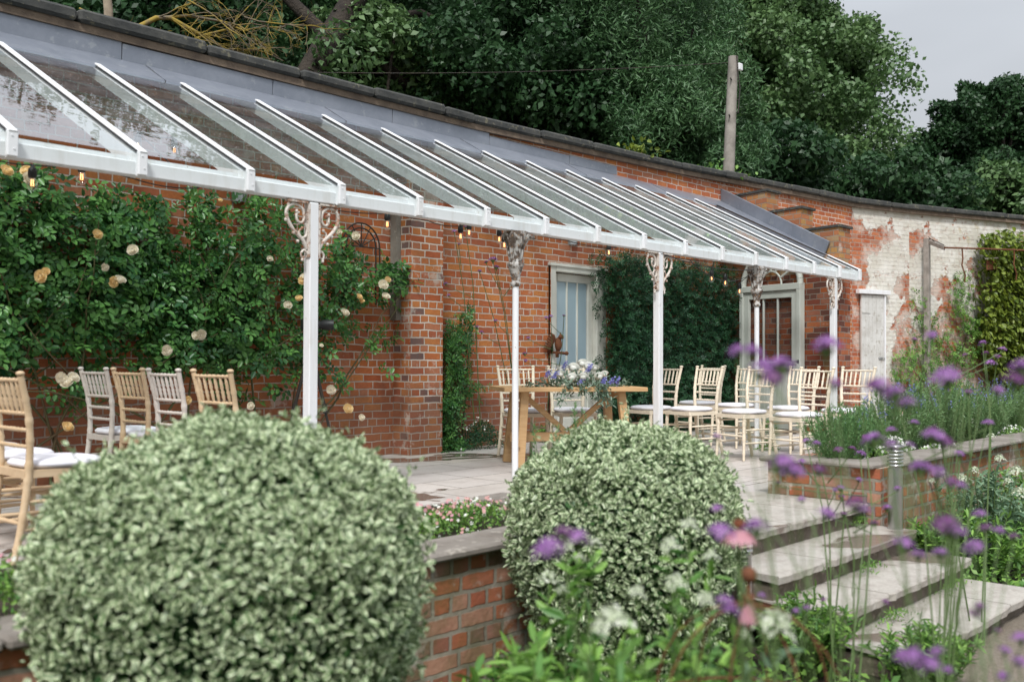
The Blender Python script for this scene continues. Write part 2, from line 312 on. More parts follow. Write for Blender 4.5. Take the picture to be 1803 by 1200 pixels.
def glass_mat(name, tint=(.86, .92, .9), dirt=.10, spots=True, k=1.0):
    m_ = bpy.data.materials.new(name); m_.use_nodes = True; n = m_.node_tree; n.nodes.clear(); 
    def A(ty, ins=None, **kw):
        x = n.nodes.new('ShaderNode'+ty)
        for a, b in kw.items(): setattr(x, a, b)
        for a, b in (ins or {}).items():
            if isinstance(b, bpy.types.NodeSocket): n.links.new(b, x.inputs[a])
            else: x.inputs[a].default_value = b
        return x
    tr = A('BsdfTransparent', {0: (*tint, 1)}); gl = A('BsdfGlossy', {'Color': (.95*k, .97*k, 1*k, 1), 'Roughness': .015}); lw = A('LayerWeight', {'Blend': .5}); pw = A('Math', {0: lw.outputs['Facing'], 1: 3.4}, operation='POWER'); fr = A('Math', {0: pw.outputs[0], 1: .92, 2: .055}, operation='MULTIPLY_ADD')
    tc_ = A('TexCoord'); nn = A('TexNoise', {'Vector': tc_.outputs['Object'], 'Scale': 3.5, 'Detail': 3}); bp = A('Bump', {'Height': nn.outputs[0], 'Strength': .10, 'Distance': .02})
    n.links.new(bp.outputs[0], gl.inputs['Normal'])
    m1 = A('MixShader', {0: fr.outputs[0], 1: tr.outputs[0], 2: gl.outputs[0]})
    d = A('BsdfDiffuse', {0: (.55, .57, .58, 1)})
    n1 = A('TexNoise', {'Vector': tc_.outputs['Object'], 'Scale': 2.2, 'Detail': 5, 'Roughness': .7}); r1 = A('ValToRGB', {0: n1.outputs[0]})
    r1.color_ramp.elements[0].position = .35; r1.color_ramp.elements[0].color = (dirt*.4,)*3+(1,); r1.color_ramp.elements[1].position = .75; r1.color_ramp.elements[1].color = (dirt*1.9,)*3+(1,)
    f = r1.outputs[0]
    if spots:
        v1 = A('TexVoronoi', {'Vector': tc_.outputs['Object'], 'Scale': 34}); r2 = A('ValToRGB', {0: v1.outputs['Distance']})
        r2.color_ramp.elements[0].position = .09; r2.color_ramp.elements[0].color = (.55,)*3+(1,); r2.color_ramp.elements[1].position = .16; r2.color_ramp.elements[1].color = (0, 0, 0, 1)
        f = A('Math', {0: r1.outputs[0], 1: r2.outputs[0]}, operation='MAXIMUM').outputs[0]
    m2 = A('MixShader', {0: f, 1: m1.outputs[0], 2: d.outputs[0]}); o = A('OutputMaterial', {0: m2.outputs[0]}); return m_
M['glass'] = glass_mat('canopy glass', dirt=.055)
M['clear'] = glass_mat('door glass', (.95, .95, .95), .02, False, .45)
M['bulb'] = glass_mat('bulb glass', (.97, .95, .9), .03, False)
m_ = mat('lit filament', (1, .5, .2)); m_.node_tree.nodes['Principled BSDF'].inputs['Emission Color'].default_value = (1, .42, .16, 1); m_.node_tree.nodes['Principled BSDF'].inputs['Emission Strength'].default_value = 3; M['filament'] = m_
m_ = mat('frosted blue glass', (.33, .42, .48), .16, 0, .8); M['frost'] = m_
def leaf_mat(name, a, b, edge=None, rough=.45, trans=.25, spec=.4, dead=None):
    m_ = mat(name, a, rough, 0, spec); t = NT(m_); at_ = t.N('Attribute', attribute_name='tone').outputs['Fac']
    c = t.mix(at_, a, b)
    if dead: c = t.mix(t.ramp(at_, [(.955, 0), (.96, 1)]), c, dead)
    if edge:
        e_ = t.N('Attribute', attribute_name='edge').outputs['Fac']; c = t.mix(t.ramp(e_, [(.35, 0), (.6, 1)]), c, edge)
    t.L(c, t.p.inputs['Base Color'])
    if trans:
        tr = t.N('BsdfTranslucent', {0: c}); mx_ = t.N('MixShader', {0: trans, 1: t.p.outputs[0], 2: tr.outputs[0]})
        o = [x for x in t.n.nodes if x.type == 'OUTPUT_MATERIAL'][0]; t.L(mx_.outputs[0], o.inputs[0])
    return m_
# ------------------------------------------------------------ leaves in bulk
def unit(a): return a/(np.linalg.norm(a, axis=1, keepdims=True)+1e-9)
def frames(n, out=None, bias=0., up=0.):
    nrm = unit(rng.normal(size=(n, 3)))
    if out is not None: nrm = unit(nrm+out*bias)
    nrm = unit(nrm+np.array([0, 0, up]))
    a = rng.normal(size=(n, 3)); d = unit(a-(a*nrm).sum(1, keepdims=True)*nrm)
    return d, nrm
def leaf_mesh(name, P, D, Nn, L, W, mat_, tone=None, shape='leaf', fold=.25):
    n = len(P); L = np.broadcast_to(np.asarray(L, float), (n,))[:, None]; W = np.broadcast_to(np.asarray(W, float), (n,))[:, None]
    sd = np.cross(Nn, D); up = Nn*W*fold
    if shape == 'leaf':
        V = np.stack([P, P+D*L*.3+sd*W*.42+up, P+D*L*.68+sd*W*.38+up, P+D*L, P+D*L*.68-sd*W*.38+up, P+D*L*.3-sd*W*.42+up], 1).reshape(-1, 3); k = 6
        f = np.array([[0, 3, 2, 1], [0, 5, 4, 3]]); ed = np.array([0, 1, 1, 0, 1, 1.])
    else:
        V = np.stack([P, P+D*L*.45+sd*W*.5+up, P+D*L, P+D*L*.45-sd*W*.5+up], 1).reshape(-1, 3); k = 4
        f = np.array([[0, 3, 2, 1]]); ed = np.array([0, 1, 0, 1.])
    Fc = (np.arange(n)[:, None, None]*k+f[None]).reshape(-1, 4)
    me = bpy.data.meshes.new(name); me.vertices.add(len(V)); me.vertices.foreach_set('co', V.astype('f').ravel())
    me.loops.add(Fc.size); me.loops.foreach_set('vertex_index', Fc.astype('i').ravel())
    me.polygons.add(len(Fc)); me.polygons.foreach_set('loop_start', (np.arange(len(Fc))*4).astype('i'))
    try: me.polygons.foreach_set('loop_total', np.full(len(Fc), 4, 'i'))
    except Exception: pass
    if tone is None: tone = rng.random(n)
    at_ = me.attributes.new('tone', 'FLOAT', 'POINT'); at_.data.foreach_set('value', np.repeat(np.clip(tone, 0, 1), k).astype('f'))
    at_ = me.attributes.new('edge', 'FLOAT', 'POINT'); at_.data.foreach_set('value', np.tile(ed, n).astype('f'))
    me.materials.append(mat_); me.update(calc_edges=True); return me
def leafobj(name, me, parent=None, loc=None):
    o = bpy.data.objects.new(name, me); C.objects.link(o)
    if parent: o.parent = parent
    if loc is not None: o.location = loc
    return o
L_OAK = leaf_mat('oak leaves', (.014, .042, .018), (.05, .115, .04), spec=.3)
L_INN = leaf_mat('shaded inner bush leaves', (.02, .06, .018), (.05, .12, .035), trans=.1)  # greener inner leaves, darkened further for the shade inside the bushes
L_DARK = leaf_mat('dark leaves', (.012, .040, .016), (.045, .105, .038), spec=.3)
L_ASH = leaf_mat('ash leaves', (.032, .09, .038), (.10, .20, .075))
L_SYC = leaf_mat('sycamore leaves', (.035, .09, .03), (.15, .25, .09), dead=(.20, .10, .04))
L_ROSE = leaf_mat('rose leaves', (.014, .075, .024), (.14, .32, .07), rough=.36)
L_JAS = leaf_mat('jasmine leaves', (.012, .048, .024), (.045, .14, .055))
L_IVY = leaf_mat('yellow ivy', (.07, .12, .02), (.22, .28, .035))
L_VAR = leaf_mat('variegated leaves', (.035, .09, .025), (.10, .19, .055), edge=(.68, .76, .50), rough=.35, trans=.15)
L_GRN = leaf_mat('garden green', (.06, .17, .035), (.26, .45, .09))
L_BLU = leaf_mat('blue green', (.12, .22, .13), (.24, .36, .22))
L_EUC = leaf_mat('eucalyptus', (.10, .17, .11), (.20, .28, .21))
L_ROS = leaf_mat('rosemary needles', (.06, .16, .05), (.15, .28, .10))
L_LAV = leaf_mat('lavender stems', (.08, .17, .06), (.18, .30, .12))
P_PUR = leaf_mat('purple florets', (.22, .085, .31), (.46, .23, .52), trans=.3)
P_DPUR = leaf_mat('dark purple florets', (.14, .045, .15), (.30, .11, .32), trans=.3)
P_GWH = leaf_mat('greenish white petals', (.42, .50, .30), (.70, .72, .62), trans=.3)
P_WHT = leaf_mat('white petals', (.70, .72, .66), (.85, .85, .80), trans=.3)
P_CRM = leaf_mat('cream petals', (.84, .74, .58), (.90, .84, .72), trans=.3)
P_YEL = leaf_mat('apricot petals', (.86, .62, .30), (.90, .72, .42), trans=.3)
P_PNK = leaf_mat('pink petals', (.52, .20, .27), (.66, .38, .42), trans=.3)
P_BLUE = leaf_mat('blue petals', (.16, .17, .52), (.32, .33, .68), trans=.3)
P_SAL = leaf_mat('salmon petals', (.58, .27, .27), (.66, .42, .38), trans=.3)
# ------------------------------------------------------------ ground
WY = 7.97; GZ = -.54; E0 = 11.25; ES = .27      # end wall: X = E0 + ES*Y
def ex(Y): return E0+ES*Y
g = MB(); g.add([(-80, -60, GZ-.03), (120, -60, GZ-.03), (120, 140, GZ-.03), (-80, 140, GZ-.03)], [(0, 1, 2, 3)])
tag(g.build('ground', M['grass']), kind='structure')
g = MB(); g.add([(-3, -3, GZ-.015), (4.9, -3, GZ-.015), (4.9, 3.7, GZ-.015), (-3, 3.7, GZ-.015)], [(0, 1, 2, 3)])
g.add([(6.9, 1.9, GZ-.015), (24, 1.9, GZ-.015), (24, 2.82, GZ-.015), (6.9, 2.82, GZ-.015)], [(0, 1, 2, 3)])
tag(g.build('soil', M['soil']), kind='structure')
g = MB(); g.add([(4.9, -8, GZ), (60, -8, GZ), (60, 1.9, GZ), (4.9, 1.9, GZ)], [(0, 1, 2, 3)])
tag(g.build('gravel_path', M['gravel']), kind='structure')
g = MB(); g.box((8.5, 6.38, -.28), (23, 3.2, .56)); g.box((5.85, 4.4, -.281), (2.3, .8, .56)); g.box((13.4, 4.4, -.282), (12.9, .8, .56)); g.box((13.4, 3.9, -.285), (13.2, .9, .56))
tag(g.build('patio', M['paving']), kind='structure')
# ------------------------------------------------------------ walls
def wallface(mb, a, b, z0, z1a, z1b, hole=None, n=1, flip=False):
    a = Vector((*a, 0)); b = Vector((*b, 0))
    def P(t, z): p = a.lerp(b, t); return (p.x, p.y, z)
    def top(t): return z1a+(z1b-z1a)*t
    def q(t0, t1, l0, l1, h0, h1):
        mb.add([P(t0, l0), P(t1, l1), P(t1, h1), P(t0, h0)], [(0, 1, 2, 3)])
    if hole is None: q(0, 1, z0, z0, z1a, z1b)
    else:
        t0, t1, hz = hole; q(0, t0, z0, z0, z1a, top(t0)); q(t1, 1, z0, z0, top(t1), z1b); q(t0, t1, hz, hz, top(t0), top(t1))
DX0, DX1, DZ = 9.38, 10.52, 2.19
nodes = [(-3, WY, 3.66), (8, WY, 3.64), (12.2, 7.9, 3.71), (14.4, 7.82, 3.77), (17.47, 7.60, 3.81)]
nodes2 = [(17.47, 7.60, 3.81), (18.96, 7.13, 3.81), (21.4, 6.15, 3.81), (25, 4.8, 3.81)]
def solid_wall(mb, nd, th=.34):
    back = [(x, y+th, z) for x, y, z in nd]
    for i in range(len(nd)-1):
        mb.add([(*back[i][:2], GZ), (*back[i+1][:2], GZ), back[i+1], back[i]], [(3, 2, 1, 0)])
        mb.add([nd[i], nd[i+1], back[i+1], back[i]], [(0, 1, 2, 3)])
    for i in (0, -1): mb.add([(*nd[i][:2], GZ), nd[i], back[i], (*back[i][:2], GZ)], [(0, 1, 2, 3) if i else (3, 2, 1, 0)])
wall = empty('garden_wall', (5, WY, 0), 'long orange brick wall behind the glass canopy, topped with dark stone copings', 'wall')
wall.location = (0, 0, 0)
mb = MB()
for i in range(len(nodes)-1):
    a, b = nodes[i], nodes[i+1]
    hole = None
    if i == 1:
        L_ = 4.2; hole = ((DX0-8)/L_, (DX1-8)/L_, DZ)
    wallface(mb, a[:2], b[:2], -.02, a[2], b[2], hole)
solid_wall(mb, nodes)
for x in (DX0, DX1): mb.add([(x, WY-.06, -.02), (x, WY+.2, -.02), (x, WY+.2, DZ), (x, WY-.06, DZ)], [(0, 1, 2, 3)])
mb.add([(DX0, WY-.06, DZ), (DX1, WY-.06, DZ), (DX1, WY+.2, DZ), (DX0, WY+.2, DZ)], [(0, 1, 2, 3)])
mb.build('brickwork', M['brick'], wall)
mb = MB(); mb.box((7.115, 7.70+.16, 1.63), (.46, .32, 3.28)); mb.build('pier', M['brick_pier'], wall)
mb = MB(); mb.box((6.85, 7.90, 2.1), (.055, .1, 1.4)); mb.build('old_frame_post', M['edge_stone'], wall)
# mortar bed + copings
def coping_run(nd, parent, n0=.95, skip=None):
    mb = MB()
    for i in range(len(nd)-1):
        a = Vector(nd[i]); b = Vector(nd[i+1]); d = (b-a).normalized(); mb.bar(a+Vector((0, .12, -.002)), b+Vector((0, .12, -.002)), .37, .065)
    mb.build('mortar_bed', M['mortar'], parent)
    for i in range(len(nd)-1):
        a = Vector(nd[i]); b = Vector(nd[i+1]); L_ = (b-a).length; s = 0
        while s < L_-.05:
            l = min(random.choice((.62, .9, 1.0, 1.15)), L_-s)
            if L_-s-l < .3: l = L_-s
            p = a.lerp(b, (s+.008)/L_); q = a.lerp(b, (s+l-.008)/L_); h = .10+random.uniform(-.012, .012); o = Vector((0, .13+random.uniform(-.02, .012), .031+h/2))
            q = q+Vector((0, 0, random.uniform(-.008, .008)))
            c = MB(); c.bar(p+o, q+o, .47, h, bev=.022); c.build('coping_stone', M['coping'], parent); s += l
coping_run(nodes, wall)
# peeling plaster wall
pw = empty('plastered_wall', (0, 0, 0), 'tall bending garden wall of brick with peeling white limewash at the right', 'wall')
mb = MB(); tt = []
for i in range(len(nodes2)-1): wallface(mb, nodes2[i][:2], nodes2[i+1][:2], -.5, nodes2[i][2], nodes2[i+1][2])
mb.v = [(x, y-.003, z) for x, y, z in mb.v]; solid_wall(mb, nodes2); mb.build('limewashed_brickwork', M['plaster'], pw)
coping_run(nodes2, pw)
# ------------------------------------------------------------ end wall with stepped tiers
ew = empty('stepped_end_wall', (0, 0, 0), 'stepped brick end wall with yellow weathered tiers closing the far end of the canopy', 'wall')
def eprism(Y0, Y1, z0, z1, dx=0, th=.36):
    a = (ex(Y0)+dx, Y0); b = (ex(Y1)+dx, Y1)
    vs = [(a[0], a[1], z0), (b[0], b[1], z0), (b[0]+th, b[1], z0), (a[0]+th, a[1], z0)]; vs += [(x, y, z1) for x, y, _ in vs]
    return vs, [(0, 1, 2, 3), (7, 6, 5, 4), (0, 4, 5, 1), (3, 2, 6, 7), (0, 3, 7, 4), (1, 5, 6, 2)]
mb = MB(); mb.add(*eprism(5.75, 7.98, -.02, 2.2)); mb.build('lower_brickwork', M['brick_end'], ew)
for (Y0, Y1, z1) in ((6.99, 7.95, 3.45), (6.37, 6.987, 3.12), (5.75, 6.367, 2.79)):
    mb = MB(); mb.add(*eprism(Y0, Y1, 2.203, z1)); mb.build('tier', M['brick_yellow'], ew)
    mb = MB(); mb.add(*eprism(Y0-.03, Y1, z1+.002, z1+.035, -.02, .42)); mb.build('tier_cap', M['coping'], ew)
# ------------------------------------------------------------ canopy
can = empty('glass_canopy', (0, 5.5, 0), 'long white framed glass lean-to canopy along the brick wall', 'canopy')
can.location = (0, 0, 0)
YG, ZG, YT, ZT = 5.47, 2.185, 7.6, 3.27; SL = (ZT-ZG)/(YT-YG)
def gz(Y): return ZG+(Y-YG)*SL
mb = MB(); mb.box((6.6, 5.535, 2.099), (12.3, .07, .086), bev=.006); mb.box((6.6, 5.60, 2.165), (12.3, .05, .03)); mb.build('eaves_beam', M['white_paint'], can)
RX = [2.80+.722*k for k in range(-3, 14)]+[12.80]
XT = {}
for x in RX:
    yt = YT if x < 12.5 else 5.9
    mb = MB()
    y0, y1 = YG-.0, yt
    # tapered web hanging below the glass
    prof = [(y0, gz(y0)-.012), (y1, gz(y1)-.012), (y1, gz(y1)-.11), (y0+.36, gz(y0+.36)-.125), (y0+.10, 2.055), (y0, 2.055)]
    if yt == YT: prof = prof[:1]+[(7.93, gz(7.93)-.012), (7.93, gz(7.93)-.11)]+prof[3:]
    mb.prism([(a, b) for a, b in prof], x-.016, x+.016, 'x'); r = mb.build('rafter', M['white_paint'], can)
    c = MB(); c.bar((x, y0-.03, gz(y0-.03)+.017), (x, y1, gz(y1)+.017), .048, .014, bev=.004); c.build('rafter_cap', M['white_paint'], r)
    e_ = MB(); e_.box((x+.0, y0-.012, 2.125), (.055, .03, .14), bev=.004); [e_.tube([(x+.006*(-1)**q_, y0-.026, zz), (x+.006*(-1)**q_, y0-.031, zz)], .005, 6) for q_, zz in enumerate((2.095, 2.165))]; e_.build('end_block', M['white_paint'], r)
    k = MB(); k.bar((x-.018, y0, gz(y0)+.004), (x-.018, y1, gz(y1)+.004), .01, .010); k.build('seal', M['black'], r)
for i in range(len(RX)-1):
    a, b = RX[i]+.02, RX[i+1]-.02
    yt = YT
    mb = MB(); n = 1
    vs = [(a, YG-.02, gz(YG-.02)), (b, YG-.02, gz(YG-.02)), (b, yt, gz(yt)), (a, yt, gz(yt))]
    mb.add(vs, [(0, 1, 2, 3)]); mb.build('glass_pane', M['glass'], can)
# lead strip, joints, flashing
ZL = gz(7.93)
mb = MB(); 
xs = [-1.5+i*1.86 for i in range(9)]; xs[-1] = 13.3
for i in range(8):
    a, b = xs[i], xs[i+1]; m2 = MB()
    m2.add([(a+.004, 7.58, gz(7.58)+.012), (b-.004, 7.58, gz(7.58)+.012), (b-.004, 7.945, gz(7.945)+.03), (a+.004, 7.945, gz(7.945)+.03),
            (a+.004, 7.575, gz(7.58)-.01), (b-.004, 7.575, gz(7.58)-.01)], [(0, 1, 2, 3), (4, 5, 1, 0)])
    m2.bar((a, 7.58, gz(7.58)+.014), (a+.02, 7.945, gz(7.945)+.033), .012, .01); m2.build('lead_sheet', M['lead'], can)
for i in range(10):
    a, b = -2+i*1.47, -2+(i+1)*1.47; wob = random.uniform(-.01, .01)
    f_ = MB(); f_.box(((a+b)/2, 7.935, 3.535+wob-(.02 if a > 8 else 0)), (b-a-.006, .022, .16 if a < 8 else .12), bev=.004); f_.build('lead_flashing', M['lead'], can)
# end flashing along the stepped wall
p = [(ex(Y)-.03, Y, gz(Y)) for Y in (5.92, 6.9, 7.93)]
for i in range(2):
    a = Vector(p[i]); b = Vector(p[i+1]); f_ = MB(); f_.bar(a+Vector((0, 0, .10)), b+Vector((0, 0, .10)), .03, .20, bev=.004); f_.build('lead_flashing', M['lead'], can)
f_ = MB()
for i in range(2):
    a = Vector(p[i]); b = Vector(p[i+1])
    f_.add([a+Vector((0, 0, .02)), b+Vector((0, 0, .02)), (12.74, b.y, gz(b.y)+.012), (12.74 if i else 12.80, a.y, gz(a.y)+.012)], [(0, 1, 2, 3)])
f_.build('lead_valley', M['lead'], can)
# posts
def scroll(sgn, horiz):
    """cast heart shaped scroll bracket in the u-z plane; u away from the post"""
    mb = MB()
    def P(u, z): u *= sgn; return (u, 0, z) if horiz else (0, u, z)
    def curve(pts, r0=.013, r1=.009):
        # catmull
        o = []; pts = [pts[0]]+pts+[pts[-1]]
        for i in range(1, len(pts)-2):
            for k in range(6):
                t = k/6; p0, p1, p2, p3 = pts[i-1:i+3]
                o.append(tuple(.5*((2*p1[j])+(-p0[j]+p2[j])*t+(2*p0[j]-5*p1[j]+4*p2[j]-p3[j])*t*t+(-p0[j]+3*p1[j]-3*p2[j]+p3[j])*t**3) for j in (0, 1)))
        o.append(pts[-2]); n = len(o)
        mb.tube([P(a, b) for a, b in o], [r0+(r1-r0)*i/n for i in range(n)], 6)
    curve([(.0, -.34), (.03, -.31), (.055, -.33), (.05, -.36), (.03, -.355)], .009, .006)
    curve([(.01, -.30), (.05, -.24), (.13, -.17), (.175, -.09), (.16, -.03), (.10, -.008), (.045, -.04), (.035, -.10), (.06, -.13), (.09, -.115), (.095, -.075), (.075, -.06)], .014, .008)
    curve([(.025, -.13), (.01, -.17), (.02, -.215), (.06, -.225), (.075, -.19), (.055, -.17)], .010, .006)
    for u, z in ((.095, -.055), (.05, -.165), (.18, -.12), (.16, -.015), (.085, -.255), (.045, -.375), (.12, -.20)): mb.ball(P(u, z), .013, 6, 4)
    return mb
def square_post(x):
    mb = MB(); mb.box((x, 5.535, 1.02), (.073, .073, 2.06), bev=.006); o = mb.build('square_post', M['white_paint'], can)
    for sg in (-1, 1):
        b = scroll(sg, True); b = MB().add([(v[0]+x+sg*.037, v[1]+5.52, v[2]+2.035) for v in b.v], b.f, True); b.box((x+sg*.041, 5.52, 1.86), (.012, .045, .36)); b.box((x+sg*.13, 5.52, 2.045), (.16, .04, .012)); b.build('scroll_bracket', M['iron'], o)
    b = scroll(-1, False); b = MB().add([(v[0]+x, v[1]+5.485, v[2]+2.035) for v in b.v], b.f, True); b.box((x, 5.482, 1.86), (.04, .012, .40)); 
def round_post(x):
    mb = MB(); mb.tube([(x, 5.535, 0), (x, 5.535, 1.62)], .027, 16); o = mb.build('round_post', M['white_paint'], can)
    c = MB(); c.lathe([(.029, 1.60), (.042, 1.61), (.042, 1.635), (.032, 1.645), (.042, 1.70), (.060, 1.755), (.070, 1.775), (.070, 1.795), (.050, 1.805), (.05, 1.86), (.062, 1.93), (.095, 2.0), (.10, 2.035), (.10, 2.055)], (x, 5.535, 0), 14)
    for sg in (1, -1):
        pts = [(x+sg*.05, 5.535, 1.82), (x+sg*.075, 5.535, 1.92), (x+sg*.14, 5.535, 2.0), (x+sg*.23, 5.535, 2.04)]
        if sg > 0: c.tube(pts, [.016, .018, .016, .012], 7)
        for k in range(6): 
            if sg > 0: c.ball((x+sg*(.09+.02*k), 5.50, 2.04-.005*k), .014, 6, 4)
    for k in range(10):
        a = k*.63; c.tube([(x+.048*math.cos(a), 5.535+.048*math.sin(a), 1.81), (x+.066*math.cos(a), 5.535+.066*math.sin(a), 1.92), (x+.11*math.cos(a), 5.535+.11*math.sin(a), 2.03)], .010, 5)
    c.build('capital', M['iron_dark'], o)
for x in (4.05, 8.20, 12.16): square_post(x)
for x in (6.11, 10.17): round_post(x)
# ------------------------------------------------------------ doors
def frame_door():
    d = empty('glazed_door', (DX0, WY, 0), 'cream half glazed door with frosted blue panes set in the brick wall beside the jasmine', 'door'); d.location = (0, 0, 0)
    W_ = DX1-DX0; fx = MB()
    fx.box((DX0+.055, WY-.01, DZ/2), (.11, .09, DZ), bev=.008); fx.box((DX1-.10, WY-.01, DZ/2), (.20, .09, DZ), bev=.008); fx.box((DX0+W_/2-.045, WY-.012, DZ-.05), (W_-.312, .094, .10), bev=.008)
    fx.box((DX0+W_/2, WY-.05, DZ-.012), (W_+.04, .05, .035)); fx.build('door_frame', M['cream_paint'], d)
    a, b = DX0+.115, DX1-.205; w_ = b-a; y = WY+.035
    s_ = MB(); z0, z1 = .06, DZ-.11; g0, g1 = .93, z1-.10
    s_.box((a+.045, y, (z0+z1)/2), (.09, .045, z1-z0), bev=.004); s_.box((b-.05, y, (z0+z1)/2), (.10, .045, z1-z0), bev=.004)
    s_.box(((a+b)/2, y, z1-.05), (w_-.194, .044, .10), bev=.004); s_.box(((a+b)/2, y, .80), (w_-.194, .044, .26), bev=.004); s_.box(((a+b)/2, y, .16), (w_-.194, .044, .2), bev=.004)
    for k in range(8): s_.box((a+.095+(k+.5)*(w_-.195)/8, y+.008, .465), ((w_-.195)/8-.006, .03, .41), bev=.003)
    leaf = s_.build('door_leaf', M['cream_paint'], d)
    gw = w_-.19
    for k in range(3):
        p_ = MB(); p_.box((a+.09+gw*(k+.5)/3, y+.004, (g0+g1)/2), (gw/3-.02, .008, g1-g0)); p_.build('pane', M['frost'], leaf)
    for k in (1, 2):
        p_ = MB(); p_.box((a+.09+gw*k/3, y-.002, (g0+g1)/2), (.024, .03, g1-g0), bev=.004); p_.build('glazing_bar', M['cream_paint'], leaf)
    h = MB(); h.box((a+.045, y-.03, .78), (.05, .012, .16)); h.tube([(a+.045, y-.036, .81), (a+.045, y-.08, .81), (a+.14, y-.085, .81)], .010, 6); h.build('handle', M['black'], leaf)
frame_door()
# arched french door frame fixed to the end wall
def arch_door():
    d = empty('arched_door', (13.1, 6.86, 0), 'grey green arched double door with fanlight against the end brick wall', 'door'); 
    ang = math.atan2(1, ES); c0 = Vector((ex(6.86)-.012, 6.86, 0)); d.location = c0; d.rotation_euler = (0, 0, ang)   # local +x runs toward -Y side, local y normal
    H, W2 = 2.0, .575
    # local frame: x along wall (0 = centre), y outwards negative
    mb = MB()
    for sx_ in (-1, 1): mb.box((sx_*(W2-.035), .05, H/2), (.07, .10, H), bev=.006)
    mb.box((0, .05, H+.03), (2*W2, .105, .09), bev=.006)
    n = 20
    for k in range(n):
        a0, a1 = math.pi*k/n, math.pi*(k+1)/n
        mb.bar(((W2-.035)*math.cos(a0), .05, H+.06+(W2-.035)*.92*math.sin(a0)), ((W2-.035)*math.cos(a1), .05, H+.06+(W2-.035)*.92*math.sin(a1)), .10, .07, up=(0, 1, 0)) if False else mb.tube([((W2-.035)*math.cos(a0), .05, H+.06+(W2-.035)*.92*math.sin(a0)), ((W2-.035)*math.cos(a1), .05, H+.06+(W2-.035)*.92*math.sin(a1))], .045, 6)
    fr_ = mb.build('door_frame', M['grey_paint'], d)
    f = MB()
    f.tube([(.20*math.cos(math.pi*k/12), .05, H+.07+.20*math.sin(math.pi*k/12)) for k in range(13)], .014, 6)
    for a in (30, 65, 90, 115, 150): f.bar((.20*math.cos(math.radians(a)), .05, H+.07+.20*math.sin(math.radians(a))), (.53*math.cos(math.radians(a)), .05, H+.07+.50*math.sin(math.radians(a))), .024, .024)
    f.build('fanlight_tracery', M['grey_paint'], d)
    w_ = 2*(W2-.072); z0, z1 = .03, H-.02; g0, g1 = .98, z1-.10; gw = w_-.20
    l = MB()
    for e_ in (-1, 1): l.box((e_*(w_/2-.05), .055, (z0+z1)/2), (.10, .045, z1-z0), bev=.004)
    l.box((0, .055, z1-.05), (gw-.004, .044, .10), bev=.004); l.box((0, .055, .92), (gw-.004, .044, .12), bev=.004); l.box((0, .055, .13), (gw-.004, .044, .2), bev=.004)
    for k in range(8): l.box((-gw/2+gw*(k+.5)/8, .05, .545), (gw/8-.006, .03, .626), bev=.003)
    lf = l.build('door_leaf', M['grey_paint'], d)
    for k in range(3):
        xa, xb = -gw/2+gw*k/3+.011, -gw/2+gw*(k+1)/3-.011
        g_ = MB(); g_.add([(xb, .05, g0), (xa, .05, g0), (xa, .05, g1), (xb, .05, g1)], [(0, 1, 2, 3)]); g_.build('glass_pane', M['clear'], lf)
    for k in (1, 2): g_ = MB(); g_.box((-gw/2+gw*k/3, .052, (g0+g1)/2), (.024, .03, g1-g0), bev=.003); g_.build('glazing_bar', M['grey_paint'], lf)
    b = MB(); b.tube([(-.34, .1, .98), (-.56, .1, .98)], .007, 6); b.tube([(-.46, .105, .98), (-.46, .125, .92), (-.44, .125, .91)], .007, 6); b.box((-.54, .09, .98), (.03, .02, .05)); b.build('bolt', M['steel'], d)
arch_door()
# old plank door in the plastered wall
def plank_door():
    a = Vector(nodes2[0][:2]+(0,)); b = Vector(nodes2[1][:2]+(0,)); dr = (b-a).normalized(); L_ = (b-a).length
    c = onY(1541, 600, 7.45); t = .30; c0 = a.lerp(b, t)
    d = empty('plank_door', (c0.x, c0.y-.01, -.02), 'narrow weathered white plank door with lintel in the peeling wall', 'door', rz=math.atan2(dr.y, dr.x))
    mb = MB(); n = 6; w_ = .60
    for k in range(n): mb.box((-w_/2+(k+.5)*w_/n, -.04, 1.11), (w_/n-.005, .035, 2.2), bev=.003)
    mb.box((-.18, -.062, 1.9), (.22, .012, .035)); mb.build('planks', M['plank'], d)
    f = MB()
    f.box((w_/2+.022, -.045, 1.11), (.035, .06, 2.22)); f.build('door_frame', M['white_paint'], d)
    f = MB(); f.box((.02, -.06, 2.27), (.84, .09, .08), bev=.006); f.build('lintel', M['white_paint'], d)
    h = MB(); h.box((.20, -.066, 1.06), (.10, .02, .03)); h.tube([(.22, -.08, 1.06), (.30, -.08, 1.06)], .008, 6); h.build('latch', M['steel'], d)
    return d
plank_door()
# ------------------------------------------------------------ low walls, steps, bed
lw = empty('retaining_wall', (0, 0, 0), 'low mossy brick retaining wall with stone coping between the two clipped bushes', 'wall')
mb = MB(); mb.box((.85, 3.43, -.235), (7.7, .22, .63)); mb.box((4.70, 4.0, -.235), (.22, .93, .628)); mb.build('brickwork', M['brick_low'], lw)
s = -3.0
while s < 4.75:
    l = random.choice((.55, .7, .9)); l = min(l, 4.86-s); h = .05
    c = MB(); c.box((s+l/2, 3.43+random.uniform(-.01, .01), .10), (l-.008, .31, h-.008), bev=.012); c.build('coping_stone', M['edge_stone'], lw); s += l
c = MB(); c.box((4.70, 4.05, .10), (.30, .9, .042), bev=.012); c.build('coping_stone', M['edge_stone'], lw); c = MB(); c.box((.8, 4.16, -.2), (7.6, 1.2, .5)); c.build('soil', M['soil'], lw)
st_ = empty('garden_steps', (0, 0, 0), 'flight of sandstone steps leading from the gravel up to the patio', 'steps')
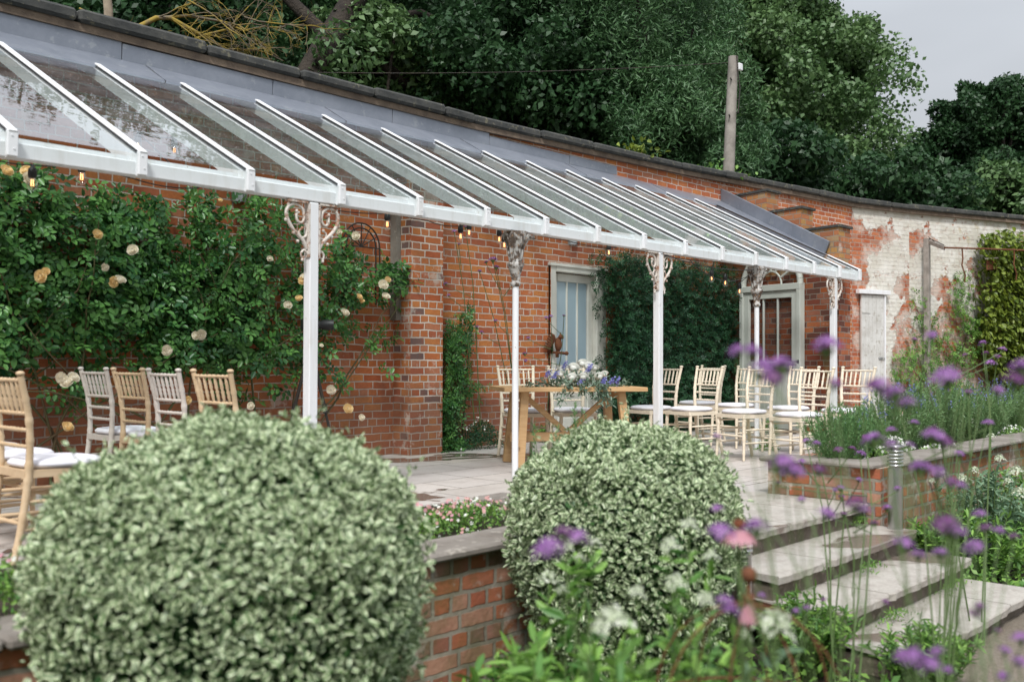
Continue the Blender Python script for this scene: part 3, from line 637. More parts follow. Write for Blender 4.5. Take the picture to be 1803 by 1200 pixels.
for k, (yf, yb, z) in enumerate(((2.84, 3.42, .004), (2.84, 4.02, .004), (2.50, 3.0, -.14), (2.157, 2.7, -.28), (1.77, 2.4, -.42))):
    if k == 1: yf = 3.425
    x = 4.84
    while x < 6.8:
        l = random.choice((.62, .82, .98)); l = min(l, 6.82-x) if 6.82-x-l > .25 else 6.82-x
        c = MB(); n_ = max(6, int(l/.05)); up_, lo_ = [], []
        for i_ in range(n_+1):
            jx = x+.007+(l-.014)*i_/n_; jy = yf+random.uniform(-.006, .004)+(.012 if i_ in (0, n_) else 0); up_.append((jx, jy+.006, z)); lo_.append((jx, jy, z-.008)); 
        m_ = n_+1; vs = up_+lo_+[(a_[0], a_[1]+random.uniform(0, .01), z-.045) for a_ in lo_]+[(a_[0], yb, z) for a_ in up_]
        c.add(vs, [(i_, i_+1, m_*3+i_+1, m_*3+i_) for i_ in range(n_)]+[(m_+i_, m_+i_+1, i_+1, i_) for i_ in range(n_)]+[(2*m_+i_, 2*m_+i_+1, m_+i_+1, m_+i_) for i_ in range(n_)]+[(0, 3*m_, m_, ), (3*m_, 2*m_, m_), (m_-1, 2*m_-1, 4*m_-1), (2*m_-1, 3*m_-1, 4*m_-1)])
        c.build('tread', M['slab'], st_); x += l
    if k == 1: continue
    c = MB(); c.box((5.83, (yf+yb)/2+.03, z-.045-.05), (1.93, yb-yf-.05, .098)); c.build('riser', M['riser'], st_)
bed = empty('raised_bed', (0, 0, 0), 'raised brick flower bed with thin stone coping on the right of the steps', 'planter')
mb = MB(); mb.box((6.95, 3.2, -.10), (.22, .86, .70)); mb.box((15.5, 2.89, -.13), (16.9, .22, .76)); mb.box((15.5, 3.56, .10), (16.9, .16, .30)); mb.build('brickwork', M['brick_low'], bed)
mb = MB(); mb.box((15.4, 3.24, .19), (16.7, .46, .04)); mb.build('soil', M['soil'], bed)
y = 2.80
for l in (.42, .46):
    c = MB(); c.box((6.94, y+l/2, .262), (.32, l-.006, .035), bev=.01); c.build('coping_stone', M['edge_stone'], bed); y += l
s = 7.10
while s < 23.8:
    l = random.choice((.6, .8, .95)); c = MB(); c.box((s+l/2, 2.87, .262), (l-.008, .32, .035), bev=.01); c.build('coping_stone', M['edge_stone'], bed); s += l
# bollard lights
def bollard(loc, label):
    d = empty('bollard_light', loc, label, 'bollard light', 'stainless steel bollard lights by the steps')
    mb = MB(); mb.tube([(0, 0, 0), (0, 0, .41)], .05, 24); mb.build('tube', M['steel'], d)
    l = MB()
    for k in range(5): l.lathe([(.0, .425+k*.024), (.053, .425+k*.024), (.053, .437+k*.024), (.0, .437+k*.024)], seg=24)
    l.build('louvre', M['steel'], d)
    l = MB(); l.tube([(0, 0, .41), (0, 0, .545)], .038, 16); l.build('lamp_tube', M['cream_paint'], d)
    l = MB(); l.lathe([(0, .545), (.053, .545), (.053, .565), (0, .57)], seg=24); l.build('cap', M['steel'], d)
bollard((6.76, 2.64, -.14), 'stainless steel bollard light at the corner of the raised brick bed')
bollard((4.66, 2.62, -.42), 'stainless steel bollard light half hidden behind the smaller clipped bush')
# ------------------------------------------------------------ chairs
def chair_parts(matname, n_sp=6):
    """chiavari style chair facing +x, origin at the seat centre on the floor"""
    W = M[matname]; root = bpy.data.objects.new('chiavari_chair', None); C.objects.link(root); root.empty_display_size = .1
    def ringed(pts, r0, rings, seg=9):
        # densify with bamboo rings
        P_, Q = [], []
        pts = [Vector(p) for p in pts]; n = len(pts)-1
        segs = 14
        for i in range(n*segs+1):
            t = i/segs; k = min(int(t), n-1); f = t-k
            a, b = pts[k], pts[k+1]; pm = pts[k-1] if k else a*2-b; pn = pts[k+2] if k+2 <= n else b*2-a
            P_.append(.5*((2*a)+(b-pm)*f+(2*pm-5*a+4*b-pn)*f*f+(3*a-pm-3*b+pn)*f**3))
        tot = n*segs
        for i in range(tot+1):
            u = i/tot; r = r0(u) if callable(r0) else r0
            if any(abs(u-x) < .6/tot for x in rings): r += .0035
            Q.append(r)
        return P_, Q
    for sy in (-1, 1):
        wb, wt = .165*sy, .195*sy
        pts = [(-.275, .178*sy, 0), (-.235, .172*sy, .18), (-.20, wb, .44), (-.205, .178*sy, .68), (-.255, wt, .905)]
        P_, Q = ringed(pts, lambda u: .0155+.003*math.sin(math.pi*min(u*1.3, 1)), (.12, .3, .46, .54, .66, .76, .88))
        m_ = MB(); m_.tube(P_, Q, 9); m_.ball((-.257, wt, .917), (.021, .021, .013), 9, 6); m_.build('back_post', W, root)
        P_, Q = ringed([(.20, .195*sy, 0), (.19, .188*sy, .2), (.18, .18*sy, .425)], lambda u: .012+.007*u, (.18, .5, .55, .85))
        m_ = MB(); m_.tube(P_, Q, 9); m_.build('front_leg', W, root)
    m_ = MB(); m_.prism([(-.22, -.17), (.19, -.20), (.205, -.19), (.21, 0), (.205, .19), (.19, .20), (-.22, .17)], .415, .452, 'z'); m_.build('seat_frame', W, root)
    # cushion: rounded slab
    m_ = MB(); pr = [(.001, .452), (.88, .452), (1.0, .466), (1.01, .478), (.93, .492), (.7, .499), (.35, .502), (.001, .502)]
    seg = 28; vs = []
    for r_, z in pr:
        for k in range(seg):
            a = 2*math.pi*k/seg; ca, sa = math.cos(a), math.sin(a); p = 3.2
            q = (abs(ca)**p+abs(sa)**p)**(-1/p); wy = .197 if ca > 0 else .197-.022*min(1, -ca*q)
            vs.append((ca*q*r_*.205+.0, sa*q*r_*wy, z))
    m_.add(vs, [(i*seg+k, i*seg+(k+1) % seg, (i+1)*seg+(k+1) % seg, (i+1)*seg+k) for i in range(len(pr)-1) for k in range(seg)], True)
    m_.build('cushion', M['cushion'], root)
    def bp(z): # back post x and half width at height z
        t = [(.44, -.20, .165), (.68, -.205, .178), (.905, -.255, .195)]
        for a, b in zip(t, t[1:]):
            if z <= b[0]: f = (z-a[0])/(b[0]-a[0]); f2 = f; return a[1]+(b[1]-a[1])*f2, a[2]+(b[2]-a[2])*f
        return t[-1][1:]
    for z in (.885, .725, .645, .565):
        x, h = bp(z); P_, Q = ringed([(x, -h, z), (x-.006, 0, z), (x, h, z)], .0085, [i/9 for i in range(1, 9)], 7); m_ = MB(); m_.tube(P_, Q, 7); m_.build('back_rail', W, root)
    x0, h0 = bp(.725); x1, h1 = bp(.885)
    for k in range(n_sp):
        f = (k+.5)/n_sp*2-1; a = Vector((x0-.004, f*h0*.92, .73)); b = Vector((x1-.004, f*h1*.88, .88))
        m_ = MB(); m_.tube([a.lerp(b, i/12) for i in range(13)], [.006, .0075, .009, .0105, .009, .0115, .007, .0115, .009, .0105, .009, .0075, .006], 7); m_.build('spindle', W, root)
    for a, b in (((.193, -.19, .24), (.193, .19, .24)), ((-.232, -.17, .20), (-.232, .17, .20)), ((.195, -.188, .17), (-.24, -.172, .17)), ((.195, .188, .17), (-.24, .172, .17)), ((.188, -.184, .30), (-.222, -.168, .30)), ((.188, .184, .30), (-.222, .168, .30))):
        m_ = MB(); m_.tube([Vector(a).lerp(Vector(b), i/8) for i in range(9)], [.008, .009, .0105, .012, .0105, .012, .0105, .009, .008], 7); m_.build('stretcher', W, root)
    return root
protos = {}
def chair(x, y, ang, mt, label, group):
    if mt not in protos: o = protos[mt] = chair_parts(mt)
    else: o = dup(protos[mt])
    o.location = (x, y, .007); o.rotation_euler = (0, 0, math.radians(ang)); tag(o, label, 'chair', group)
    return o
GL = 'ceremony chairs left of the table'; GR = 'ceremony chairs right of the table'; GT = 'chairs behind the table'
chair(2.17, 5.10, 1, 'tan', 'natural beech spindle back chair at the left edge, nearest of all the chairs', GL)
chair(2.15, 5.63, -2, 'tan', 'beech chair cut by the left edge, its white seat just behind the nearest chair', GL)
chair(2.18, 6.17, 1, 'tan', 'beech chair cut by the left edge with only a bit of white seat showing', GL)
chair(3.44, 5.34, 2, 'tan', 'tan beech chair back nearest the square post, rightmost above the big clipped bush', GL)
chair(3.44, 5.90, -1, 'whitewash', 'whitewashed chair between two tan chairs above the big clipped bush', GL)
chair(3.45, 6.40, 1, 'tan', 'tan chair between the two whitewashed chairs by the climbing rose', GL)
chair(3.44, 6.88, 0, 'whitewash', 'whitewashed chair furthest left of the row of four, close to the climbing rose', GL)
chair(7.55, 6.72, -118, 'limewash', 'pale chair behind the left end of the oak table', GT)
chair(8.02, 6.46, -124, 'limewash', 'pale chair behind the flowers on the oak table', GT)
RG = [(9.0, 6.16, 168, 'pale chair just right of the oak table, crossed by the square post'), (9.09, 5.71, 164, 'pale chair in front of the jasmine, nearer of an overlapping pair'),
      (10.46, 6.48, 166, 'pale chair in front of the jasmine, further of an overlapping pair'), (10.2, 5.82, 167, 'pale chair in the back row before the arched door, beside the round post'),
      (9.03, 5.05, 163, 'pale chair in full view left of the raised bed, in front of the round post'), (10.0, 5.06, 166, 'pale back row chair in front of the arched door bolt'),
      (8.87, 4.38, 165, 'pale chair partly hidden by the rosemary bush'), (9.93, 4.41, 168, 'pale chair furthest right, in front of the square end post')]
for x, y, a, l in RG: chair(x, y, a, 'limewash', l, GR)
# ------------------------------------------------------------ table
tb = empty('trestle_table', (6.62, 6.13, .007), 'solid oak trestle table with slanted legs standing on the patio', 'table', rz=math.atan2(-.58, .81))
TW, TD, TH = 1.37, .72, .735
m_ = MB(); m_.box((TW/2, TD/2, TH-.02), (TW, TD, .04), bev=.004); m_.build('tabletop', M['oak'], tb)
for x in (.22, TW-.22):
    for sy in (-1, 1):
        yc = TD/2; a = (x-(.06 if x < .5 else -.06), yc+sy*.30, 0); b = (x, yc+sy*.22, TH-.041)
        m_ = MB(); m_.bar(a, b, .075, .06, up=(0, 1, 0), bev=.003); m_.build('leg', M['oak'], tb)
    m_ = MB(); m_.bar((x, yc-.26, TH-.075), (x, yc+.26, TH-.075), .05, .065, bev=.003); m_.build('cross_rail', M['oak'], tb)
    m_ = MB(); m_.bar((x-(.045 if x < .5 else -.045), yc-.30, .20), (x-(.045 if x < .5 else -.045), yc+.28, .20), .05, .07, bev=.003); m_.build('cross_rail', M['oak'], tb)
m_ = MB(); m_.box((TW/2, TD/2, .26), (TW-.26, .035, .085), bev=.003); m_.build('stretcher', M['oak'], tb)
for x, s_ in ((.25, 1), (TW-.25, -1)):
    m_ = MB(); m_.bar((x, TD/2, TH-.07), (x+s_*.42, TD/2, .305), .035, .05, bev=.003); m_.build('brace', M['oak'], tb)
m_ = MB(); m_.box((.14, .055, .21), (.018, .03, .10)); m_.box((.125, .04, .205), (.05, .04, .02)); m_.build('wedge', M['oak'], tb)
# ------------------------------------------------------------ flowers helper
def rose_verts(r=.035, petals=16, squash=.85, seed=0):
    rr = random.Random(seed); mb = MB()
    for i in range(petals):
        t = i/petals; ang = i*2.4+rr.uniform(-.2, .2); op = .25+.95*t+rr.uniform(-.08, .08); rad = r*(.30+.68*t); w_ = .55+.35*t
        n, k = 4, 3; vs = []
        for a in range(n):
            for b in range(k):
                th = ang+(a/(n-1)-.5)*1.5*w_*1.3; v = b/(k-1)
                rho = rad*(math.sin(v*math.pi*.5)*(1.0 if v < 1 else 1.02)+.0)
                z = r*(-.45+1.15*v*(1-.38*t)) - (.16*r*t if v == 1 else 0) - abs(a/(n-1)-.5)*r*.18*v
                vs.append((rho*math.cos(th), rho*math.sin(th), z*squash))
        mb.add(vs, [(a*k+b, (a+1)*k+b, (a+1)*k+b+1, a*k+b+1) for a in range(n-1) for b in range(k-1)], True)
    mb.ball((0, 0, -.15*r), (.55*r, .55*r, .45*r), 8, 5)
    return mb
def tonify(me, val=None):
    n = len(me.vertices); a = me.attributes.new('tone', 'FLOAT', 'POINT')
    v = np.random.default_rng(n).random(n)*.6+.2 if val is None else np.full(n, val); a.data.foreach_set('value', v.astype('f'))
ROSE = {}
for nm, mt in (('cream', P_CRM), ('apricot', P_YEL), ('white', P_WHT)):
    ROSE[nm] = []
    for k in range(3):
        me = rose_verts(.035, 15+k, .8+.1*k, k).mesh('rose_bloom', mt); tonify(me); ROSE[nm].append(me)
def place_mesh(name, me, loc, parent=None, s=1., rot=(0, 0, 0)):
    o = bpy.data.objects.new(name, me); C.objects.link(o); o.location = loc; o.scale = (s, s, s) if not hasattr(s, '__len__') else s; o.rotation_euler = rot
    if parent: o.parent = parent
    return o
def sprig_pts(base, tip, n, spread, seed=0):
    r_ = np.random.default_rng(seed); t = r_.random(n)[:, None]; b = np.array(base)[None]; e_ = np.array(tip)[None]
    return b+(e_-b)*t+r_.normal(size=(n, 3))*spread
# arrangement on the table
fa = empty('flower_arrangement', (0, 0, 0), 'white roses and blue sprigs arranged with trailing eucalyptus on the oak table', 'flowers')
TM = Matrix.Translation((6.62, 6.13, .007)) @ Matrix.Rotation(math.atan2(-.58, .81), 4, 'Z')
def tp(x, y, z): return np.array(TM @ Vector((x, y, z)))
base = tp(.74, .30, TH); fa.location = base
def rel(p): return tuple(np.array(p)-base)
P_, D_, N_ = [], [], []
for (a, b, n, s_) in (((.50, .25, TH+.03), (1.02, .28, TH+.03), 260, .045), ((.55, .12, TH+.04), (.95, .16, TH+.08), 200, .04), ((.25, .25, TH+.02), (.60, .28, TH+.05), 90, .02), ((.95, .25, TH+.03), (1.28, .3, TH+.02), 110, .022),
                      ((.60, -.02, TH+.03), (.52, -.03, TH-.12), 60, .018), ((.72, -.02, TH+.03), (.74, -.04, TH-.06), 40, .02), ((.93, -.03, TH+.03), (.99, -.04, TH-.17), 90, .022), ((.88, -.03, TH+.03), (.90, -.04, TH-.12), 60, .02)):
    p = sprig_pts(tp(*a), tp(*b), n, s_, n); P_.append(p)
P_ = np.concatenate(P_)-base; d, nn = frames(len(P_), up=.4); d = unit(d+np.array([0, 0, -.3])); nn = unit(np.cross(d, np.cross(nn, d)))
leafobj('eucalyptus', leaf_mesh('eucalyptus', P_, d, nn, rng.uniform(.035, .065, len(P_)), rng.uniform(.014, .024, len(P_)), L_EUC), fa)
for i, (x, y, z, s_) in enumerate([(.56, .16, .10, 1.1), (.66, .12, .07, 1.35), (.76, .10, .08, 1.3), (.70, .2, .16, 1.5), (.84, .18, .17, 1.5), (.93, .14, .08, 1.35), (.80, .26, .20, 1.4), (.60, .26, .14, 1.2), (1.0, .2, .10, 1.1), (.92, .25, .16, 1.2), (.50, .24, .09, .9)]):
    place_mesh('white_rose', ROSE['white'][i % 3], rel(tp(x, y-.02, TH+z+.02)), fa, s_*1.25, (random.uniform(.5, 1.1), 0, random.uniform(1.9, 2.9)))
for (x, y, z, h) in ((.62, .2, .17, .07), (.74, .06, .02, .05), (.83, .10, .15, .06), (.50, .10, .08, .06), (.95, .03, .03, .05), (1.07, .16, .03, .06), (1.13, .17, .03, .05), (.45, .16, .10, .05)):
    n = 60; p = sprig_pts(tp(x-.02, y, TH+z), tp(x+.02, y+.01, TH+z+h), n, .010, int(x*100)); d, nn = frames(n)
    leafobj('blue_sprig', leaf_mesh('blue_sprig', p-base, d, nn, .017, .014, P_BLUE, shape='q'), fa)
# ------------------------------------------------------------ tripod and scope
tr = empty('tripod', tuple(onZ(545, 845, 0)), 'black tripod standing behind the square post against the rose', 'tripod')
tx = onY(547, 600, 6.95); tr.location = (tx.x, tx.y, 0); c0 = Vector((0, 0, 1.12))
for dx_, dy_ in ((-.16, .36), (.30, -.12), (-.30, -.22)):
    m_ = MB(); b_ = Vector((dx_*.8, dy_*.8, 0)); mid = c0.lerp(b_, .5); m_.tube([c0, mid], .015, 8); m_.tube([mid, b_], .011, 8); m_.tube([c0.lerp(b_, .45), c0.lerp(b_, .52)], .021, 8); m_.build('leg', M['metal_dark'], tr)
m_ = MB(); m_.tube([(0, 0, .9), (0, 0, 1.24)], .014, 8); m_.lathe([(0, 1.08), (.035, 1.09), (.035, 1.14), (0, 1.15)], seg=12); m_.box((0, 0, 1.25), (.06, .06, .03)); m_.build('centre_column', M['metal_dark'], tr)
cm = empty('camera', (tx.x, tx.y, 1.23), 'black camera with long lens on the tripod, peeking out right of the square post', 'camera')
m_ = MB(); m_.box((-.06, .0, .055), (.06, .14, .10), rz=-.5, bev=.01); m_.build('body', M['black'], cm)
a_ = -.62; dv = Vector((math.cos(a_), math.sin(a_), 0)); m_ = MB(); o_ = Vector((-.02, -.01, .055))
m_.tube([o_, o_+dv*.10, o_+dv*.105, o_+dv*.20], [.034, .034, .042, .045], 16, cap=False); m_.build('lens', M['black'], cm)
# ------------------------------------------------------------ wall furniture
def wall_light(px, py, label, r=.085):
    p = onY(px, py, WY-.01); d = empty('wall_light', tuple(p), label, 'wall light', 'half round steel wall lights under the canopy')
    m_ = MB(); seg = 14
    vs = [(r*math.cos(math.pi+math.pi*k/seg), r*.9*math.sin(math.pi+math.pi*k/seg), z) for z in (-.055, .055) for k in range(seg+1)]
    m_.add(vs, [(k, k+1, k+seg+2, k+seg+1) for k in range(seg)], True); m_.build('shade', M['steel'], d)
    m_ = MB(); m_.box((0, .0, 0), (.05, .03, .06)); m_.build('lamp_holder', M['cream_paint'], d)
wall_light(1006, 424, 'half round steel wall light above the glazed door')
wall_light(421, 346, 'half round steel wall light above the climbing rose')
er = onY(972, 606, WY-.06); eg = empty('eagle_bracket', tuple(er), 'dark cast iron eagle with raised wings fixed beside the glazed door', 'sculpture')
m_ = MB(); m_.ball((0, -.10, 0), (.045, .05, .09), 10, 8); m_.ball((.0, -.14, .09), (.028, .035, .03), 8, 6); m_.tube([(0, -.165, .085), (0, -.19, .07)], [.010, .003], 6); m_.box((0, .03, -.02), (.09, .05, .22), bev=.015)
for k in range(5): m_.tube([(-.01+.005*k, -.08, -.08), (-.01+.012*k, -.07, -.16)], [.014, .008], 5)
m_.build('body', M['rust'], eg)
for sx_ in (-1, 1):
    m_ = MB()
    for k in range(7):
        a = Vector((sx_*(.035+.008*k), -.08+.01*k, .045-.018*k)); b = Vector((sx_*(.105+.006*k), -.05+.012*k, .145-.032*k)); m_.tube([a, a.lerp(b, .5)+Vector((0, -.015, .01)), b], [.016, .02, .006], 6)
    m_.build('wing', M['rust'], eg)
m_ = MB(); m_.tube([(-.05, -.12, -.10), (.09, -.14, -.11)], .018, 8); m_.ball((.11, -.142, -.11), .026, 8, 6); m_.tube([(0, 0, -.10), (0, -.12, -.10)], .016, 6); m_.build('perch', M['rust'], eg)
# metal arch trellis behind the rose
tr0 = onY(636, 470, WY-.07); mt_ = empty('metal_trellis', (tr0.x, WY-.07, 0), 'dark iron arch topped trellis on the wall beside the brick pier, wrapped in roses', 'trellis')
m_ = MB(); W_ = .24
for r_ in (W_, W_-.05): m_.tube([(r_, 0, 1.55)]+[(r_*math.cos(math.pi*k/14), 0, 2.13+r_*math.sin(math.pi*k/14)) for k in range(15)]+[(-r_, 0, 1.55)], .008, 6)
for a in (30, 60, 90, 120, 150): m_.tube([(0, 0, 2.13), ((W_)*math.cos(math.radians(a)), 0, 2.13+(W_)*math.sin(math.radians(a)))], .006, 5)
for z in (1.6, 1.9, 2.13): m_.tube([(-W_, 0, z), (W_, 0, z)], .007, 5)
m_.build('frame', M['metal_dark'], mt_)
# ------------------------------------------------------------ string lights
sg = empty('string_lights', (0, 0, 0), 'black festoon cable with glowing clear bulbs strung under the canopy', 'string lights')
bul = [(57, 300, 5.7), (144, 290, 5.75), (243, 238, 6.9), (307, 246, 6.9), (682, 376, 5.8), (811, 398, 5.9), (826, 392, 6.1), (879, 404, 6.2), (888, 414, 5.9), (894, 403, 6.1), (1072, 428, 5.9), (1253, 474, 5.8), (1277, 482, 5.75), (1302, 497, 5.7), (1322, 478, 5.6)]
sm = MB().lathe([(.0, .055), (.008, .055), (.010, .04), (.019, .034), (.021, 0), (.017, -.012), (.0, -.012)], seg=12).mesh('socket', M['black'])
gm = MB().lathe([(.014, -.01), (.017, -.02), (.026, -.042), (.026, -.056), (.018, -.070), (.001, -.077)], seg=14).mesh('bulb', M['bulb'])
fm = MB().tube([(-.004, 0, -.02), (-.006, 0, -.05), (.006, 0, -.05), (.004, 0, -.02)], .0022, 5).mesh('filament', M['filament'])
tops = []
for px, py, Y in bul:
    p = onY(px, py+9, Y); k = place_mesh('socket', sm, tuple(p), sg, 1.15); b = place_mesh('bulb', gm, (0, 0, 0), k); f = place_mesh('filament', fm, (0, 0, 0), k); tops.append(p+Vector((0, 0, .06)))
m_ = MB()
def sag(a, b, s_, n=8): return [Vector(a).lerp(Vector(b), i/n)-Vector((0, 0, s_*4*(i/n)*(1-i/n))) for i in range(n+1)]
cab = []
hk = [Vector((1.2, 5.62, 2.07))]
for a in tops: hk.append(a)
for a, b in zip(hk, hk[1:]):
    L_ = (b-a).length
    if L_ < .6: m_.tube(sag(a, b, .02), .004, 5)
    else:
        up1 = Vector((a.x+.25, 5.62, 2.06)); up2 = Vector((b.x-.25, 5.62, 2.06)); m_.tube(sag(a, up1, .01), .004, 5); m_.tube(sag(up1, up2, .02), .004, 5); m_.tube(sag(up2, b, .01), .004, 5)
m_.tube(sag((8.2, 5.50, 2.04), (10.1, 5.52, 2.01), .05, 12), .005, 5); m_.tube(sag((8.75, 5.52, 2.02), (10.12, 5.52, 2.0), .16, 12), .004, 5)
m_.build('cable', M['black'], sg)
# ------------------------------------------------------------ things at the plastered wall
def onplaster(px, py, off=.1):
    d = ray(px, py); best = None
    for a, b in zip(nodes2, nodes2[1:]):
        ax, ay = a[0], a[1]-off; bx, by = b[0]-a[0], b[1]-a[1]
        det = d.x*(-by)+d.y*bx; t = (ax*(-by)+ay*bx)/det; u = (d.x*ay-d.y*ax)/det
        if -.05 <= u <= 1.05 and t > 0 and best is None: best = CAM+d*t
    return best if best is not None else CAM+d*19
tpst = onplaster(1632, 420, .15); p = empty('timber_post', (tpst.x, tpst.y, -.3), 'tall silvered timber post leaning on the peeling wall with a slanting arm', 'post')
zt = tpst.z+.3; m_ = MB(); m_.box((0, 0, zt/2), (.11, .10, zt), bev=.006); m_.build('upright', M['oldwood'], p)
e1 = onplaster(1662, 436, .75)-Vector((tpst.x, tpst.y, -.3)); m_ = MB(); m_.bar((0, -.03, zt-.06), e1, .05, .07); m_.build('arm', M['oldwood'], p)
m_ = MB(); m_.tube([(0, -.05, zt), Vector(e1)+Vector((0, 0, .05))], .008, 5); m_.tube([(0, -.03, zt+.03), Vector(e1)+Vector((.03, 0, -.04))], .006, 5); m_.build('stay_wire', M['metal_dark'], p)
rl = empty('hanging_rail', tuple(onplaster(1662, 436, .75)), 'thin rusty rail with hanging curled vine stems running right from the timber post', 'rail'); o_ = rl.location.copy()
m_ = MB(); m_.tube([(0, 0, 0), onplaster(1735, 438, .75)-o_, onplaster(1840, 442, .75)-o_], .018, 6); m_.build('rail', M['rust'], rl)
for (px, L_) in ((1694, .62), (1785, .6)):
    a = onplaster(px, 437, .75)-o_; m_ = MB(); m_.tube([a, a+Vector((.04, 0, -L_*.3)), a+Vector((-.02, 0, -L_*.5)), a+Vector((.10, -.02, -L_*.8)), a+Vector((.12, 0, -L_))], .014, 6); m_.build('hook', M['rust'], rl)
bh = onplaster(1748, 466, .45); d = empty('bird_box', tuple(bh), 'small wooden bird box among the yellow ivy', 'bird box')
m_ = MB(); m_.box((0, 0, 0), (.20, .17, .20)); m_.build('body', M['tan'] if False else M['rust'], d); m_ = MB(); m_.box((0, -.02, .115), (.25, .24, .02)); m_.build('roof', M['oldwood'], d)
# telegraph pole
tpz = 15.5; a = at(1283, 300, tpz); b = at(1291, 100, tpz)
p = empty('telegraph_pole', (a.x, a.y, GZ), 'weathered wooden pole with a small white box behind the wall', 'pole')
bx = b-Vector(p.location); a2 = a-Vector(p.location); a0 = a2+(a2-bx)*((a2.z)/(bx.z-a2.z))
m_ = MB(); m_.tube([a0, a2, bx], [.095, .09, .075], 10); m_.build('shaft', M['oldwood'], p)
m_ = MB(); m_.box(bx+Vector((.04, -.09, -.17)), (.10, .06, .11), bev=.01); m_.build('junction_box', M['white_paint'], p)
m_ = MB(); 
for k in range(5): q_ = a2.lerp(bx, .3+.16*k); m_.tube([q_, q_+Vector(((-1)**k*.14, -.05, .02))], .012, 5)
m_.build('step_iron', M['metal_dark'], p)
m_ = MB(); m_.tube([bx+Vector((-.03, -.08, .0)), bx+Vector((-.03, -.10, -.3)), bx+Vector((.03, -.10, -.5)), bx+Vector((-.03, -.10, -.9))], .010, 5); m_.build('cable', M['metal_dark'], p)
ww = MB(); e1 = Vector(at(1291, 110, tpz)); e0 = Vector(at(300, 120, 15)); ww.tube(sag(e0, e1, .12, 12), .006, 5)
tag(ww.build('overhead_wire', M['metal_dark']), 'thin overhead wire running across the dark trees to the pole', 'wire')
# ------------------------------------------------------------ trees
def blob_leaves(n, c, r, nb, br, L, seed, up=.5, flat=1.0):
    """clumped crown: nb leafy blobs inside an ellipsoid; more leaves on their outer, upper shells"""
    g_ = np.random.default_rng(seed); r = np.array(r, float); c = np.array(c, float)
    bc = unit(g_.normal(size=(nb, 3)))*(g_.random((nb, 1))**.35)*.92
    brr = br*(.6+.8*g_.random(nb)); btone = g_.random(nb)
    idx = g_.integers(0, nb, n); d = unit(g_.normal(size=(n, 3))+np.array([0, 0, .25])); rad = g_.random(n)**.28
    rad = np.where(g_.random(n) < .06, rad*1.25, rad)
    P = bc[idx]+d*(rad*brr[idx])[:, None]*np.array([1, 1, flat]); P = P*r+c
    tone = np.clip(.15+.35*btone[idx]+.45*g_.random(n), 0, 1)
    nrm = unit(g_.normal(size=(n, 3))*.8+d*.7+np.array([0, 0, up])); a = g_.normal(size=(n, 3)); D = unit(a-(a*nrm).sum(1, keepdims=True)*nrm)
    sc = L*(.6+.8*g_.random(n))
    return P, D, nrm, sc, tone, bc*r+c
def trunk(mb, base, top, r0, r1, seed=0, n=7, wob=.2):
    g_ = random.Random(seed); base = Vector(base); top = Vector(top); pts = []
    for i in range(n+1):
        t = i/n; p = base.lerp(top, t)
        if 0 < i < n: p += Vector((g_.uniform(-wob, wob), g_.uniform(-wob, wob), 0))
        pts.append(p)
    mb.tube(pts, [r0+(r1-r0)*(i/n)**.8 for i in range(n+1)], 8); return pts
def tree(name, label, cat, crowns, mt, n, L, base, r0, seed, nb=60, br=.24, group=None, shape='q', asp=.62, up=.5, limbs=9):
    t = empty(name, tuple(base), label, cat, group); b = Vector(base); B = np.array(base)
    Ps = []; cs = []
    for k, (c, r) in enumerate(crowns):
        P_, D_, N_, s_, to, bc = blob_leaves(n//len(crowns), c, r, nb, br, L, seed*31+k, up); Ps.append((P_, D_, N_, s_, to)); cs.append(bc)
    P_, D_, N_, s_, to = [np.concatenate([p[i] for p in Ps]) for i in range(5)]
    leafobj('crown', leaf_mesh('crown', P_-B, D_, N_, s_, s_*asp, mt, to, shape, .2), t)
    mb = MB(); cc = np.concatenate(cs); c0 = Vector(np.mean([np.array(c) for c, r in crowns], 0)); top = c0+Vector((0, 0, .3*crowns[0][1][2]))
    pts = trunk(mb, (0, 0, 0), top-b, r0, r0*.25, seed); g_ = random.Random(seed)
    for k in range(limbs):
        j = g_.randrange(2, len(pts)-1); e_ = Vector(cc[g_.randrange(len(cc))])-b; s0 = pts[j]; m1 = s0.lerp(e_, .5)+Vector((0, 0, .4)); mb.tube([s0, m1, e_], [r0*.35, r0*.2, .03], 6)
    mb.build('trunk', M['bark'], t); return t
def CR(px, py, Z, rx, ry=None, rz=None): return (tuple(at(px, py, Z)), (rx, ry or rx*.8, rz or rx))
GTR = 'trees rising behind the garden wall'
def gb(px, Z, dz=GZ): p = at(px, 500, Z); return (p.x, p.y, dz)
tree('oak_tree', 'dark oak filling the top left corner behind the lichened bare branches', 'tree', [CR(40, -40, 19, 4.4, 3.6, 4.2), CR(-60, 120, 18, 2.6)], L_OAK, 42000, .17, gb(-20, 19), .35, 1, group=GTR)
tree('oak_tree', 'dark oak above the second and third roof bays, behind the leaning trunk', 'tree', [CR(400, 20, 23, 5.0, 4, 4.6)], L_OAK, 42000, .18, gb(400, 23), .4, 2, group=GTR)
tree('oak_tree', 'broad dark oak in the top centre of the picture', 'tree', [CR(760, -10, 21, 4.6, 3.6, 4.2), CR(930, 150, 19.5, 2.6, 2.2, 2.0)], L_OAK, 80000, .125, gb(760, 21), .4, 3, group=GTR, nb=80, br=.2)
tree('ash_tree', 'lighter green feathery ash tree left of the wooden pole', 'tree', [CR(1120, 60, 19, 2.3, 2, 3.3), CR(1210, 230, 18, 1.5, 1.4, 1.7)], L_ASH, 90000, .10, gb(1120, 19), .25, 4, group=GTR, asp=.26, nb=70, br=.22, up=.2, shape='leaf')
